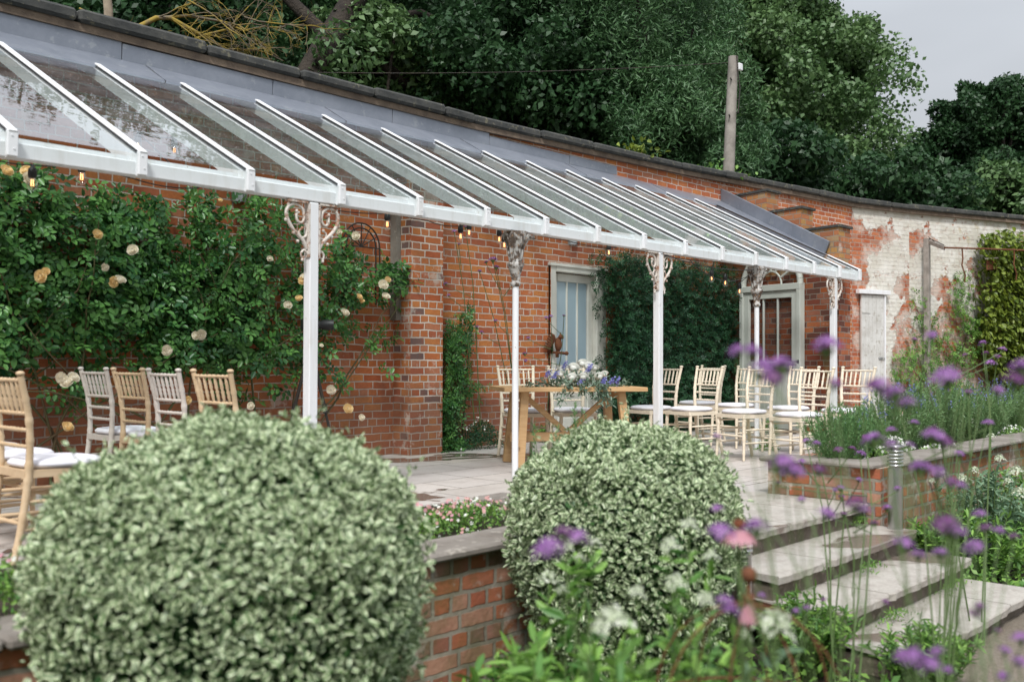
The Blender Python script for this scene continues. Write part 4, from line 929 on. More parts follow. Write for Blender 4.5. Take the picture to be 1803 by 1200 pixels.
tree('sycamore_tree', 'tall sycamore with sunlit rounded clumps sloping down against the sky', 'tree', [CR(1235, -40, 27, 3.9, 3.4, 4.3), CR(1395, 245, 25, 3.3, 3, 3.3), CR(1450, 130, 26, 1.6, 1.6, 1.7), CR(1335, 60, 26, 2.4, 2, 2.6)], L_SYC, 150000, .115, gb(1320, 26), .5, 5, group=GTR, nb=85, br=.19, asp=.75)
tree('alder_tree', 'dark rounded tree at the right edge with ragged leader shoots', 'tree', [CR(1750, 330, 24, 2.7, 2.3, 2.5), CR(1850, 290, 25, 2.2, 2, 2.2), CR(1690, 270, 24.5, 1.2, 1.2, 1.3), CR(1700, 215, 24, .8, .8, .9), CR(1775, 195, 24, .7, .7, .8)], L_DARK, 120000, .10, gb(1750, 24), .3, 6, group=GTR, nb=70, br=.2)
tree('dark_tree', 'shadowy tree far behind at the upper left, between the oaks', 'tree', [CR(180, 60, 31, 8, 5, 8)], L_DARK, 46000, .30, gb(180, 31), .4, 7, group=GTR, nb=70)
tree('dark_tree', 'shadowy tree far behind in the top centre', 'tree', [CR(650, 60, 31, 8, 5, 8)], L_DARK, 46000, .30, gb(650, 31), .4, 8, group=GTR, nb=70)
tree('dark_tree', 'shadowy tree far behind between the ash and the sycamore', 'tree', [CR(1060, 120, 31, 6, 4, 6.5)], L_DARK, 36000, .28, gb(1060, 31), .4, 9, group=GTR, nb=70)
GS = 'shrubs and saplings just behind the wall coping'
for i, (px, py, Z, rx, rz, mt, lab) in enumerate([(640, 150, 18, 2.0, 1.4, L_SYC, 'bright green sapling behind the wall below the leaning trunk'), (980, 215, 19, 2.6, 1.5, L_DARK, 'dark holly like shrub behind the wall in the centre'),
        (1360, 330, 20, 2.6, 1.3, L_DARK, 'dark shrub behind the wall right of the wooden pole'), (1580, 370, 21, 2.4, 1.3, L_DARK, 'dark shrub behind the wall above the peeling plaster'), (1760, 385, 21.5, 1.6, 1.0, L_SYC, 'lighter green shrub behind the wall at the far right'), (300, 60, 16.5, 2.2, 1.6, L_DARK, 'dark shrub behind the wall at the upper left')]):
    tree('shrub', lab, 'shrub', [CR(px, py, Z, rx, rx*.6, rz)], mt, 14000, .13, gb(px, Z), .12, 20+i, nb=40, br=.28, group=GS, limbs=5)
# far woodland reflected in the roof / seen through gaps
hw = []
P_, D_, N_, s_, to, _ = blob_leaves(26000, tuple(at(900, 260, 40)), (34, 5, 5.5), 150, .12, .5, 99)
th = math.radians(-25); o = leafobj('distant_wood', leaf_mesh('distant_wood', P_, D_, N_, s_, s_*.6, L_DARK, to, 'q', .2)); tag(o, kind='stuff')
o['label'] = 'dark far wood filling the gaps between the trees behind the wall'; o['category'] = 'wood'
# leaning trunk, dead branches, stump
a = at(535, 150, 16.5); b = at(660, -60, 18)
t = empty('leaning_trunk', tuple(at(500, 300, 16.3)), 'thick dark leaning trunk crossing behind the wall at the upper left', 'tree trunk'); q0 = Vector(t.location)
mb = MB(); mb.tube([Vector((0, 0, 0)), at(525, 170, 16.4)-q0, at(580, 70, 17)-q0, b-q0], [.30, .24, .22, .2], 10); mb.tube([at(580, 70, 17)-q0, at(500, -10, 17)-q0, at(470, -80, 17)-q0], [.14, .1, .08], 8)
mb.tube([at(640, 90, 18)-q0, at(720, 150, 18.5)-q0, at(745, 200, 18.8)-q0], [.10, .12, .1], 8); mb.build('trunk', M['bark'], t)
t = empty('bare_trunk', (at(193, 20, 11).x, at(193, 20, 11).y, 3), 'short pale barkless trunk standing behind the coping at the top left', 'tree trunk'); q0 = Vector(t.location)
mb = MB(); mb.tube([at(190, 90, 11)-q0, at(191, 20, 11)-q0, at(183, -60, 11)-q0], [.055, .05, .045], 8); mb.build('stem', M['bare'], t)
def twigs(mb, p, d, r_, L_, depth, g_, flat=.5):
    n = 4; pts = [p]; dd = d.copy()
    for i in range(n):
        dd = (dd+Vector((g_.uniform(-.3, .3), g_.uniform(-.3, .3)*flat, g_.uniform(-.3, .22)))).normalized(); pts.append(pts[-1]+dd*L_/n)
    mb.tube(pts, [r_*(1-.12*i) for i in range(n+1)], 5, False)
    if depth:
        for k in range(g_.choice((2, 3, 3))):
            j = g_.randrange(1, n+1); e_ = (dd+Vector((g_.uniform(-1, 1), g_.uniform(-.7, .7), g_.uniform(-.8, .8)))).normalized(); twigs(mb, pts[j], e_, r_*.6, L_*.62, depth-1, g_, flat)
t = empty('lichened_branch', tuple(at(235, 60, 11.5)), 'bare twiggy branch crusted with yellow lichen above the coping', 'branch'); q0 = Vector(t.location); g_ = random.Random(11)
mb = MB()
for pts, r_ in (([(225, 58), (275, 32), (300, 32), (350, 60), (400, 88), (450, 88)], .035), ([(275, 32), (330, 28), (390, 38), (430, 55)], .02), ([(320, 80), (360, 62), (400, 52)], .018)):
    v = [at(x, y, 11.5+(x-225)*.003)-q0 for x, y in pts]; mb.tube(v, [r_*(1-.1*i) for i in range(len(v))], 6)
    for k in range(1, len(v)):
        for _ in range(1 if k < 2 else 2): twigs(mb, v[k], (R*g_.uniform(.3, 1)+Vector((0, 0, g_.uniform(-.5, .8)))).normalized(), .010, g_.uniform(.35, .6), 3, g_)
for x, y in ((140, 15), (330, 0), (430, 30)): twigs(mb, at(x, y, 11.5)-q0, (R*.6+Vector((0, 0, -.2))).normalized(), .012, .7, 3, g_)
mb.build('twigs', M['lichen'], t)
# ------------------------------------------------------------ climbers on the wall
def field(px, py, blobs):
    v = np.zeros(len(px))
    for x, y, rx, ry, w_ in blobs: v = v+w_*np.exp(-(((px-x)/rx)**2+((py-y)/ry)**2))
    return v
Rn = np.array(R); Un = np.array(U); Fn = np.array(F)
def unproj_plane(px, py, Y):
    d = Fn[None]+Rn[None]*((px-901.5)/FPX)[:, None]-Un[None]*((py-600)/FPX)[:, None]
    return np.array([0, 0, 1.0])+d*(Y/d[:, 1])[:, None]
def compound(P, n_l, size, seed, droop=.5, out=np.array([0, -1, 0]), spread=1.0):
    """pinnate leaves: rachis at P, n_l leaflet pairs + terminal"""
    g_ = np.random.default_rng(seed); n = len(P)
    ax = unit(g_.normal(size=(n, 3))*np.array([1, .6, .8])+out*.35+np.array([0, 0, -.15*droop])); nn = unit(g_.normal(size=(n, 3))*.35+out*.8+np.array([0, 0, .55])); nn = unit(nn-(nn*ax).sum(1, keepdims=True)*ax); sd = np.cross(nn, ax)
    sz = size*(.65+.7*g_.random(n)); Ps, Ds, Ns, Ls, Ix = [], [], [], [], []
    for j in range(n_l):
        for s_ in (-1, 1):
            t = .45+.75*j; Ps.append(P+ax*(sz*t)[:, None]+sd*(s_*sz*.08)[:, None]); dd = unit(sd*s_+ax*.45+g_.normal(size=(n, 3))*.12+np.array([0, 0, -.12*droop])); Ds.append(dd); nx = unit(nn+g_.normal(size=(n, 3))*.18); Ns.append(unit(nx-(nx*dd).sum(1, keepdims=True)*dd)); Ls.append(sz*(1+.12*j)*g_.uniform(.85, 1.1, n)); Ix.append(np.arange(n))
    Ps.append(P+ax*(sz*(.45+.75*(n_l-.4)))[:, None]); Ds.append(ax); Ns.append(nn); Ls.append(sz*1.2); Ix.append(np.arange(n))
    return [np.concatenate(a) for a in (Ps, Ds, Ns, Ls, Ix)]
# climbing rose: density painted in photo coordinates, then hung on the wall plane
ROSEB = [(60, 420, 120, 110, 1.1), (240, 400, 110, 60, 1.0), (250, 500, 120, 100, 1.2), (100, 560, 120, 90, 1.1), (420, 470, 90, 120, 1.2), (400, 590, 110, 70, 1.1), (350, 370, 50, 35, .55), (470, 380, 40, 45, .8), (560, 430, 60, 50, .8), (620, 500, 85, 45, 1.2), (690, 490, 50, 26, .8), (600, 590, 80, 30, .9), (610, 660, 80, 28, .8),
         (660, 600, 50, 22, .6), (130, 680, 60, 40, .75), (280, 640, 90, 30, .8), (430, 690, 60, 34, .7), (320, 425, 34, 50, -1.1), (270, 335, 60, 22, -.3), (80, 650, 70, 26, -.7), (455, 660, 60, 22, -.5), (210, 740, 90, 22, -.6), (590, 560, 24, 20, -.3), (560, 650, 16, 40, -.4), (690, 420, 30, 30, -.6), (20, 330, 60, 40, .9), (10, 620, 60, 40, .7), (500, 620, 60, 50, .9), (560, 500, 50, 80, .9), (440, 350, 30, 16, .5), (330, 550, 100, 80, 1.0), (70, 740, 40, 30, .3), (-80, 450, 90, 170, 1.1), (-80, 680, 80, 60, .6)]
n0 = 30000; px = rng.uniform(-150, 760, n0); py = rng.uniform(295, 790, n0); dv = field(px, py, ROSEB); nz = .5+.5*np.sin(px*.045+2*np.sin(py*.05))*np.sin(py*.06+1.3*np.sin(px*.03))
k = (dv*(.12+1.0*nz)) > rng.random(n0)*.95+.27; px, py, dv = px[k], py[k], dv[k]
Yp = WY-.05-np.abs(rng.normal(size=len(px)))*.16*np.clip(dv, .3, 1.1)-.05
P_ = unproj_plane(px, py, 1.0)*0
d_ = Fn[None]+Rn[None]*((px-901.5)/FPX)[:, None]-Un[None]*((py-600)/FPX)[:, None]; P_ = np.array([0, 0, 1.0])+d_*(Yp/d_[:, 1])[:, None]
ok = P_[:, 2] > .08; P_ = P_[ok]
kk = rng.permutation(len(P_))[:4900]; P_ = P_[kk]
Pp, Dd, Nn_, Ls, Ix = compound(P_, 2, .052, 5)
ct = rng.random(len(P_))**1.25; depth = (WY-P_[:, 1]); tone = np.clip(ct[Ix]*.75+.25*rng.random(len(Ix)), 0, 1)
rs = empty('climbing_rose', (3.5, WY-.1, 0), 'rambling rose with glossy leaves and cream blooms covering the wall left of the brick pier', 'climbing rose'); B = np.array(rs.location)
leafobj('foliage', leaf_mesh('foliage', Pp-B, Dd, Nn_, Ls, Ls*.62, L_ROSE, tone, 'leaf', .18), rs)
print('rose leaflets', len(Pp))
mb = MB(); g_ = random.Random(5)
for x0 in (.9, 1.5, 2.2, 2.9, 3.4, 4.1, 4.6, 5.2, 5.7):
    for _ in range(3):
        p = Vector((x0-3.5+g_.uniform(-.1, .1), -.02, .0)); dr = Vector((g_.uniform(-.7, .7), -.02, 1)).normalized(); pts = [p]
        for i in range(9): dr = (dr+Vector((g_.uniform(-.35, .35), g_.uniform(-.08, .03), g_.uniform(-.25, .15)))).normalized(); q = pts[-1]+dr*.24; q.y = max(min(q.y, .03), -.35); q.z = min(q.z, 2.5); pts.append(q)
        mb.tube(pts, [.013-.0010*i for i in range(10)], 5)
mb.build('canes', M['cane'], rs)
for px_, py_, kind, s_, Y_ in [(12, 300, 'apricot', 1.2, 7.3), (50, 313, 'cream', 1.1, 7.2), (46, 300, 'apricot', 1.1, 7.25), (172, 412, 'apricot', 1.0, 7.45), (233, 440, 'cream', 1.1, 7.4), (185, 470, 'cream', .8, 7.5), (200, 496, 'apricot', 1.1, 7.4), (212, 492, 'cream', 1.1, 7.38), (72, 486, 'apricot', 1.2, 7.35),
        (80, 478, 'apricot', .8, 7.36), (476, 456, 'cream', .7, 7.55), (108, 665, 'cream', 1.1, 7.3), (118, 673, 'cream', 1.2, 7.28), (130, 664, 'cream', 1.1, 7.3), (294, 616, 'cream', 1.1, 7.45), (345, 590, 'cream', .9, 7.5), (354, 589, 'cream', 1.1, 7.48), (119, 751, 'apricot', 1.2, 7.35), (331, 704, 'apricot', .9, 7.4), (442, 714, 'cream', .9, 7.5),
        (627, 415, 'cream', 1.1, 7.55), (598, 408, 'cream', .7, 7.6), (675, 501, 'cream', 1.25, 7.45), (683, 492, 'apricot', .8, 7.46), (633, 522, 'apricot', .9, 7.5), (637, 530, 'apricot', .7, 7.5), (680, 521, 'cream', 1.1, 7.45), (608, 550, 'cream', 1.1, 7.5), (507, 537, 'cream', 1.0, 7.45), (526, 525, 'apricot', .9, 7.45), (535, 487, 'cream', 1.0, 7.4),
        (532, 494, 'apricot', 1.0, 7.4), (583, 686, 'cream', 1.15, 7.4), (613, 719, 'apricot', 1.2, 7.35), (637, 734, 'cream', .8, 7.4), (475, 455, 'cream', .7, 7.5), (566, 608, 'cream', .5, 7.5), (388, 352, 'apricot', .5, 7.6)]:
    p = onY(px_, py_, Y_-.05)-Vector(rs.location); place_mesh('bloom', random.choice(ROSE[kind]), tuple(p), rs, s_*1.3, (random.uniform(.7, 1.7), random.uniform(-.4, .4), random.uniform(-.9, .3)))
# generic wall climber
def climber(name, label, cat, blobs, box, n, size, mt, thick, seed, Yfun=None, pairs=3, asp=.42, thr=.16, plane=None, single=False, tone_pow=1.3, zmax=2.6, offy=.02):
    g_ = np.random.default_rng(seed); px = g_.uniform(box[0], box[1], n*4); py = g_.uniform(box[2], box[3], n*4); dv = field(px, py, blobs)
    k = dv*(.55+.6*(.5+.5*np.sin(px*.06+py*.05+1.5*np.sin(py*.08)))) > g_.random(len(px))*.9+thr; px, py, dv = px[k][:n], py[k][:n], dv[k][:n]
    off = offy+thick*np.clip(dv, .2, 1.2)*(g_.random(len(px))**.6)
    if plane is None:
        d_ = Fn[None]+Rn[None]*((px-901.5)/FPX)[:, None]-Un[None]*((py-600)/FPX)[:, None]; P_ = np.array([0, 0, 1.0])+d_*((WY-off)/d_[:, 1])[:, None]
    else: P_ = np.array([tuple(plane(a, b, c)) for a, b, c in zip(px, py, off)])
    k = (P_[:, 2] > .02-(.5 if plane else 0)) & (P_[:, 2] < zmax); P_ = P_[k]
    root = empty(name, tuple(P_.mean(0)*np.array([1, 1, 0])), label, cat); B = np.array(root.location)
    if single:
        nn = unit(g_.normal(size=P_.shape)*.45+np.array([0, -.8, .5])); a = unit(g_.normal(size=P_.shape)*.5+np.array([0, -.2, -.8])); D_ = unit(a-(a*nn).sum(1, keepdims=True)*nn); Ls = size*(.6+.7*g_.random(len(P_))); Pp = P_; Ix = np.arange(len(P_))
    else: Pp, D_, nn, Ls, Ix = compound(P_, pairs, size, seed)
    ct = g_.random(len(P_))**tone_pow; leafobj('foliage', leaf_mesh('foliage', Pp-B, D_, nn, Ls, Ls*asp, mt, np.clip(ct[Ix]*.8+.2*g_.random(len(Ix)), 0, 1), 'leaf', .15), root)
    mb = MB(); r_ = random.Random(seed)
    for i in range(14):
        p = Vector(P_[r_.randrange(len(P_))])-Vector(B); q = Vector((p.x*.5, p.y*.2+.05, 0)); mb.tube([q, q.lerp(p, .5)+Vector((.05, .03, 0)), p], [.010, .008, .004], 5)
    mb.build('stems', M['cane'], root); return root
climber('jasmine', 'dense dark jasmine covering the wall between the glazed door and the arched door', 'climber', [(1195, 480, 100, 60, 1.3), (1125, 560, 46, 110, 1.2), (1220, 620, 90, 130, 1.5), (1290, 500, 32, 70, 1.1), (1290, 620, 36, 120, 1.2), (1085, 450, 26, 12, .8), (1100, 700, 36, 60, 1.1), (1250, 730, 60, 40, 1.2), (1320, 560, 16, 60, .4)], (1020, 1335, 430, 775), 15000, .030, L_JAS, .40, 41, asp=.5, thr=.08, zmax=2.35)
climber('creeper', 'leafy green creeper growing up the right side of the brick pier', 'climber', [(793, 720, 24, 80, 1.3), (802, 620, 18, 55, 1.1), (822, 560, 9, 50, .8), (852, 690, 30, 70, .42), (800, 790, 36, 16, 1.2), (835, 600, 24, 30, .35)], (770, 890, 480, 805), 1700, .038, L_ROSE, .22, 42, asp=.45, pairs=2, thr=.34)
climber('white_climbing_rose', 'thin straggling rose with a few white blooms on the peeling wall', 'climbing rose', [(1625, 540, 22, 50, .5), (1690, 520, 24, 60, .55), (1640, 680, 60, 26, .6), (1660, 620, 60, 50, .6), (1600, 650, 40, 40, .6), (1720, 610, 30, 60, .5), (1705, 560, 20, 30, .4)], (1570, 1750, 440, 740), 1700, .042, L_GRN, .3, 43, plane=lambda a, b, c: onplaster(a, b, c), pairs=2, asp=.6, zmax=3.4)
climber('yellow_ivy', 'thick yellow green ivy on the wall at the right edge', 'ivy', [(1770, 500, 40, 70, 1.3), (1775, 590, 40, 70, 1.5), (1790, 660, 30, 60, 1.3), (1800, 450, 50, 40, .9), (1740, 430, 30, 20, .5), (1745, 600, 14, 50, .5), (1850, 550, 60, 140, 1.4)], (1700, 1880, 395, 740), 8000, .105, L_IVY, .5, 44, plane=lambda a, b, c: onplaster(a, b, c), single=True, asp=.85, zmax=3.6, tone_pow=.9)
def wallplant(name, label, px, py, n, sz, mt, seed, rx=.2):
    p = onY(px, py, WY+.1); p.z = 3.80; P_ = np.random.default_rng(seed).normal(size=(n, 3))*np.array([rx, .08, .09])+np.array([0, -.12, .05]); P_[:, 2] = np.abs(P_[:, 2]); root = empty(name, tuple(p), label, 'plant', 'weeds growing on the wall coping')
    d, nn = frames(n, up=.6); leafobj('foliage', leaf_mesh('foliage', P_, d, nn, sz, sz*.7, mt, None, 'leaf'), root)
    mb = MB(); mb.tube([(0, -.1, -.15), (.02, -.12, .0), (.05, -.14, .1)], .012, 5); mb.build('stem', M['cane'], root)
wallplant('ivy_tuft', 'small yellow green ivy tuft hanging from the coping above the lead flashing', 1113, 290, 60, .09, L_IVY, 3, .16)
wallplant('wall_weed', 'green and rusty weeds on the coping at the foot of the wooden pole', 1262, 312, 130, .075, L_GRN, 4, .35)
wallplant('wall_weed', 'leafy weed on the coping above the white limewash', 1545, 352, 70, .10, L_GRN, 5, .3)
wallplant('wall_weed', 'tall thin weed on the coping at the far right', 1788, 365, 90, .08, L_GRN, 6, .2)
# ------------------------------------------------------------ clipped variegated bushes
def clipped_bush(px, py, Z, r, rz, label, n, seed, lf_=.034):
    c = at(px, py, Z); root = empty('clipped_bush', (c.x, c.y, GZ), label, 'bush', 'two clipped variegated pittosporum domes'); h = c.z-GZ
    g_ = np.random.default_rng(seed); d = unit(g_.normal(size=(n, 3))); lump = .03*np.sin(d[:, 0]*7+seed)*np.sin(d[:, 1]*6)+.025*np.sin(d[:, 2]*9+d[:, 0]*5)
    rad = (1+lump)*1-.10*g_.random(n)**1.2; rad = np.where(g_.random(n) < .03, 1.03+.03*g_.random(n), rad)
    sc = np.where(d[:, 2] > 0, rz, h*.99); P = d*np.stack([rad*r, rad*r, rad*sc], 1)+np.array([0, 0, h]); P[:, 2] = np.maximum(P[:, 2], .04)
    nn = unit(d*.8+g_.normal(size=(n, 3))*.75+np.array([0, 0, .35])); a = unit(g_.normal(size=(n, 3))+d*.5+np.array([0, 0, .4])); D_ = unit(a-(a*nn).sum(1, keepdims=True)*nn)
    L = lf_*(.45+.85*g_.random(n)**.8); to = g_.random(n); sp, sd_ = [], []
    for k in range(34):
        v = unit(g_.normal(size=(1, 3))*np.array([1, 1, .6])+np.array([0, 0, .6]))[0]; b0 = v*np.array([r, r, rz])*.97+np.array([0, 0, h]); L_ = g_.uniform(.04, .12)
        for j in range(9): sp.append(b0+(v+np.array([0, 0, .5]))*L_*j/9); sd_.append(unit((g_.normal(size=(1, 3))+v))[0])
    sp = np.array(sp); sd_ = np.array(sd_); sn = unit(g_.normal(size=sp.shape)); sn = unit(sn-(sn*sd_).sum(1, keepdims=True)*sd_)
    leafobj('foliage', leaf_mesh('foliage', np.concatenate([P, sp]), np.concatenate([D_, sd_]), np.concatenate([nn, sn]), np.concatenate([L, np.full(len(sp), .028)]), np.concatenate([L*.52, np.full(len(sp), .014)]), L_VAR, np.concatenate([to, g_.random(len(sp))]), 'leaf', .22), root)
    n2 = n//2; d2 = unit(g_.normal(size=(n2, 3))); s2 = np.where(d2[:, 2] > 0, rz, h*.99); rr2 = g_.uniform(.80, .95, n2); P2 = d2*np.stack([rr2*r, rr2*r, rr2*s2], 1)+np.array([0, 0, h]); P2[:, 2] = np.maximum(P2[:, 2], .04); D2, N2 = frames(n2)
    leafobj('shaded_inner_leaves', leaf_mesh('shaded_inner_leaves', P2, D2, N2, lf_*1.1, lf_*.6, L_INN, None, 'leaf', .2), root)  # dark leaves behind the outer ones put shade into the gaps
    mb = MB(); rr = random.Random(seed)
    for k in range(26):
        v = Vector(d[k]*np.array([r*.85, r*.85, rz*.8]))+Vector((0, 0, h)); v.z = max(v.z, .3); mb.tube([Vector((rr.uniform(-.05, .05), rr.uniform(-.05, .05), 0)), v.lerp(Vector((0, 0, .25)), .5), v], [.022, .012, .005], 5)
    mb.build('branches', M['bark'], root)
    core = MB(); core.ball((0, 0, h*.95), (r*.80, r*.80, min(rz*.8, h*.8)), 24, 14); core.build('dark_shade_core', L_OAK, root); return root  # solid dark ball stands in for the shade deep inside the bush
clipped_bush(416, 985, 3.0, .56, .422, 'largest clipped dome of pale variegated leaves in the left foreground', 44000, 1, .029)
clipped_bush(1102, 915, 4.6, .535, .437, 'smaller clipped dome of pale variegated leaves in front of the oak table', 32000, 2, .031)
# ------------------------------------------------------------ spiky bushes in the bed
def spire_bush(name, loc, r, h, ns, L, mt, label, seed, fl=None, group=None, dens=46, cat='shrub'):
    root = empty(name, loc, label, cat, group); g_ = np.random.default_rng(seed); Ps, Ds, fs = [], [], []; mb = MB()
    for k in range(ns):
        a = g_.random()*6.283; q = g_.random()**.6; b = np.array([math.cos(a)*r*.35*q, math.sin(a)*r*.35*q, 0]); t = np.array([math.cos(a)*r*q*1.05, math.sin(a)*r*q*1.05, h*(1-.35*q*q)*g_.uniform(.75, 1.05)])
        m_ = (b+t)/2+np.array([math.cos(a)*r*.18, math.sin(a)*r*.18, 0]); u = g_.random(dens)[:, None]**.8; p = (1-u)**2*b+2*u*(1-u)*m_+u*u*t; Ps.append(p); ax = unit(((t-b)[None]).repeat(dens, 0)); Ds.append(unit(ax*.9+g_.normal(size=(dens, 3))*.55))
        if k % 2 == 0: mb.tube([Vector(b), Vector(.25*b+.5*m_+.25*t), Vector(t)], [.004, .003, .0015], 4, False)
        if fl is not None and g_.random() < fl[1]: fs.append(t+g_.normal(size=(10, 3))*np.array([.006, .006, .02]))
    P = np.concatenate(Ps); D_ = np.concatenate(Ds); nn = unit(g_.normal(size=P.shape)); nn = unit(nn-(nn*D_).sum(1, keepdims=True)*D_)
    leafobj('foliage', leaf_mesh('foliage', P, D_, nn, L*(.7+.6*g_.random(len(P))), L*.22, mt, np.repeat(g_.random(ns), dens)*.5+.5*g_.random(len(P)), 'q', .1), root); mb.build('stems', M['stem'], root)
    if fs:
        p = np.concatenate(fs); d, n2 = frames(len(p)); tag(leafobj('flowers', leaf_mesh('flowers', p, d, n2, .014, .011, fl[0], None, 'q'), root), kind='stuff')
    return root
spire_bush('rosemary_bush', (7.2, 3.22, .21), .30, .46, 150, .032, L_ROS, 'feathery rosemary bush at the near corner of the raised bed', 1, cat='rosemary')
LB = 'lavender and rosemary bushes along the raised bed'
for i, (x, y, r, h) in enumerate(((7.75, 3.30, .22, .42), (8.55, 3.30, .34, .58), (9.35, 3.30, .38, .62), (10.35, 3.28, .40, .60), (11.3, 3.25, .40, .58), (12.4, 3.25, .40, .55))):
    spire_bush('lavender_bush', (x, y, .21), r, h, 170, .036, L_LAV, ['low green spiky bush tucked behind the corner rosemary in the bed', 'spiky green lavender just right of the white daisies', 'tall spiky lavender in the middle of the raised bed', 'bluish spiky lavender second from the right in the bed', 'spiky green bush nearly cut by the right edge', 'spiky bush in the bed beyond the right edge'][i], 10+i, (P_BLUE, .2), LB, cat='lavender')
spire_bush('rosemary_bush', (4.15, 3.36, GZ), .30, 1.34, 34, .034, L_ROS, 'tall rosemary shoots poking up behind the smaller clipped bush', 31, dens=110, cat='rosemary')
spire_bush('rosemary_bush', (2.45, 3.28, GZ), .28, 1.26, 26, .034, L_ROS, 'thin green shoots poking up behind the right shoulder of the big clipped bush', 32, dens=100, cat='rosemary')
# ------------------------------------------------------------ low flowering plants
def mound(name, loc, rx, ry, h, n, L, mt, label, seed, fl=None, nf=0, fs=.012, cat='plant', group=None, rz=0, kind=None, asp=.5):
    root = empty(name, loc, label, cat, group, rz); g_ = np.random.default_rng(seed); q = g_.normal(size=(n, 2))*.5; q = np.clip(q, -1.2, 1.2); zz = h*np.clip(1-(q**2).sum(1)*.7, .08, 1)*(.25+.75*g_.random(n)); P = np.stack([q[:, 0]*rx, q[:, 1]*ry, zz], 1)
    d = unit(g_.normal(size=(n, 3))+np.array([0, 0, .8])); nn = unit(g_.normal(size=(n, 3))+np.array([0, 0, .6])); nn = unit(nn-(nn*d).sum(1, keepdims=True)*d)
    leafobj('foliage', leaf_mesh('foliage', P, d, nn, L*(.6+.8*g_.random(n)), L*asp, mt, None, 'leaf'), root)
    if fl:
        for mt_, frac in fl:
            m_ = int(nf*frac); q = np.clip(g_.normal(size=(m_, 2))*.55, -1.25, 1.25); z = h*np.clip(1-(q**2).sum(1)*.6, .1, 1)*(.8+.4*g_.random(m_)); c = np.stack([q[:, 0]*rx, q[:, 1]*ry, z], 1); k = 5
            th = np.arange(k)*2*math.pi/k; nrm = unit(g_.normal(size=(m_, 3))*.5+np.array([-.5, -.6, .8])); a = unit(np.cross(nrm, np.array([0, 0, 1.]))); b = np.cross(nrm, a)
            Dp = (a[:, None]*np.cos(th)[None, :, None]+b[:, None]*np.sin(th)[None, :, None])
            if m_ <= 100:
                for j in range(m_): leafobj('flower', leaf_mesh('flower', np.repeat(c[j:j+1]*0, k, 0), Dp[j], np.repeat(nrm[j:j+1], k, 0), fs, fs*.75, mt_, None, 'q', .1), root, tuple(c[j]))
            else: tag(leafobj('flowers', leaf_mesh('flowers', np.repeat(c, k, 0), Dp.reshape(-1, 3), np.repeat(nrm, k, 0), fs, fs*.75, mt_, None, 'q', .1), root), kind='stuff')
    return root
GD = 'small daisies growing in the paving joints and beds'
mound('daisy_clump', (7.95, 3.18, .21), .42, .18, .16, 1500, .03, L_GRN, 'mass of little white daisies on the raised bed between rosemary and lavender', 51, [(P_WHT, 1)], 190, .016, 'daisies', GD)
p = onZ(1585, 775, .24); mound('daisy_clump', (8.6, 2.98, .21), .5, .10, .10, 900, .025, L_GRN, 'thin row of white daisies spilling over the bed coping', 52, [(P_WHT, 1)], 58, .014, 'daisies', GD)
mound('daisy_clump', (10.9, 3.05, .21), .6, .10, .12, 900, .025, L_GRN, 'white daisies between the lavender bushes near the right edge', 53, [(P_WHT, 1)], 58, .014, 'daisies', GD)
mound('daisy_clump', (10.12, 5.38, 0), .14, .10, .13, 500, .022, L_GRN, 'small white daisies at the foot of the round post among the chairs', 54, [(P_WHT, 1)], 16, .014, 'daisies', GD)
p = onZ(872, 792, 0); mound('daisy_clump', (p.x, WY-.22, 0), .34, .14, .32, 2600, .022, L_JAS, 'dark green mound with tiny white flowers at the wall foot left of the table', 55, [(P_WHT, 1)], 26, .013, 'plant')
mound('wall_foot_plant', (13.0, 6.9, 0), .16, .2, .14, 400, .03, L_GRN, 'small weed at the foot of the arched door', 56, None, 0, cat='plant')
mound('wall_foot_plant', (9.15, WY-.14, 0), .12, .08, .2, 220, .04, L_GRN, 'small weed by the foot of the glazed door', 57, None, 0, cat='plant')
for i, (x, lab) in enumerate(((3.55, 'pink and white flowers behind the low wall coping between the bushes, left part'), (4.0, 'pink flowers spilling over the coping next to the smaller clipped bush'))):
    mound('pink_flowers', (x, 3.98, .05), .40, .2, .15, 1500, .022, L_GRN, lab, 61+i, [(P_SAL, .55), (P_WHT, .3), (P_PNK, .3)], 120, .013, 'flowers', 'pink flowers along the coping')
mound('white_flowers', (1.42, 3.75, .06), .25, .2, .22, 500, .03, L_GRN, 'sparse white and pink flowers on the coping at the left edge', 64, [(P_WHT, .7), (P_PNK, .3)], 34, .013, 'flowers')
mound('grass_tuft', (1.1, 3.62, .08), .2, .2, .2, 500, .06, L_GRN, 'green leaves on the coping in the lower left corner', 65, None, 0, asp=.2)
for i, (x, y, rx) in enumerate(((5.2, 3.05, .2), (6.7, 2.86, .10), (5.9, 2.46, .18), (6.4, 2.14, .2), (5.4, 2.12, .2))):
    mound('step_weed', (x, y, (-.13, -.13, -.27, -.41, -.41)[i]), rx, .04, .07, 160, .02, L_GRN, ['weeds in the riser behind the hidden bollard light', 'weeds at the base of the corner of the raised bed', 'weeds in the joint below the second step', 'weeds in the joint below the third step, right part', 'weeds in the joint below the third step, left part'][i], 70+i, group='weeds in the step joints', asp=.4)
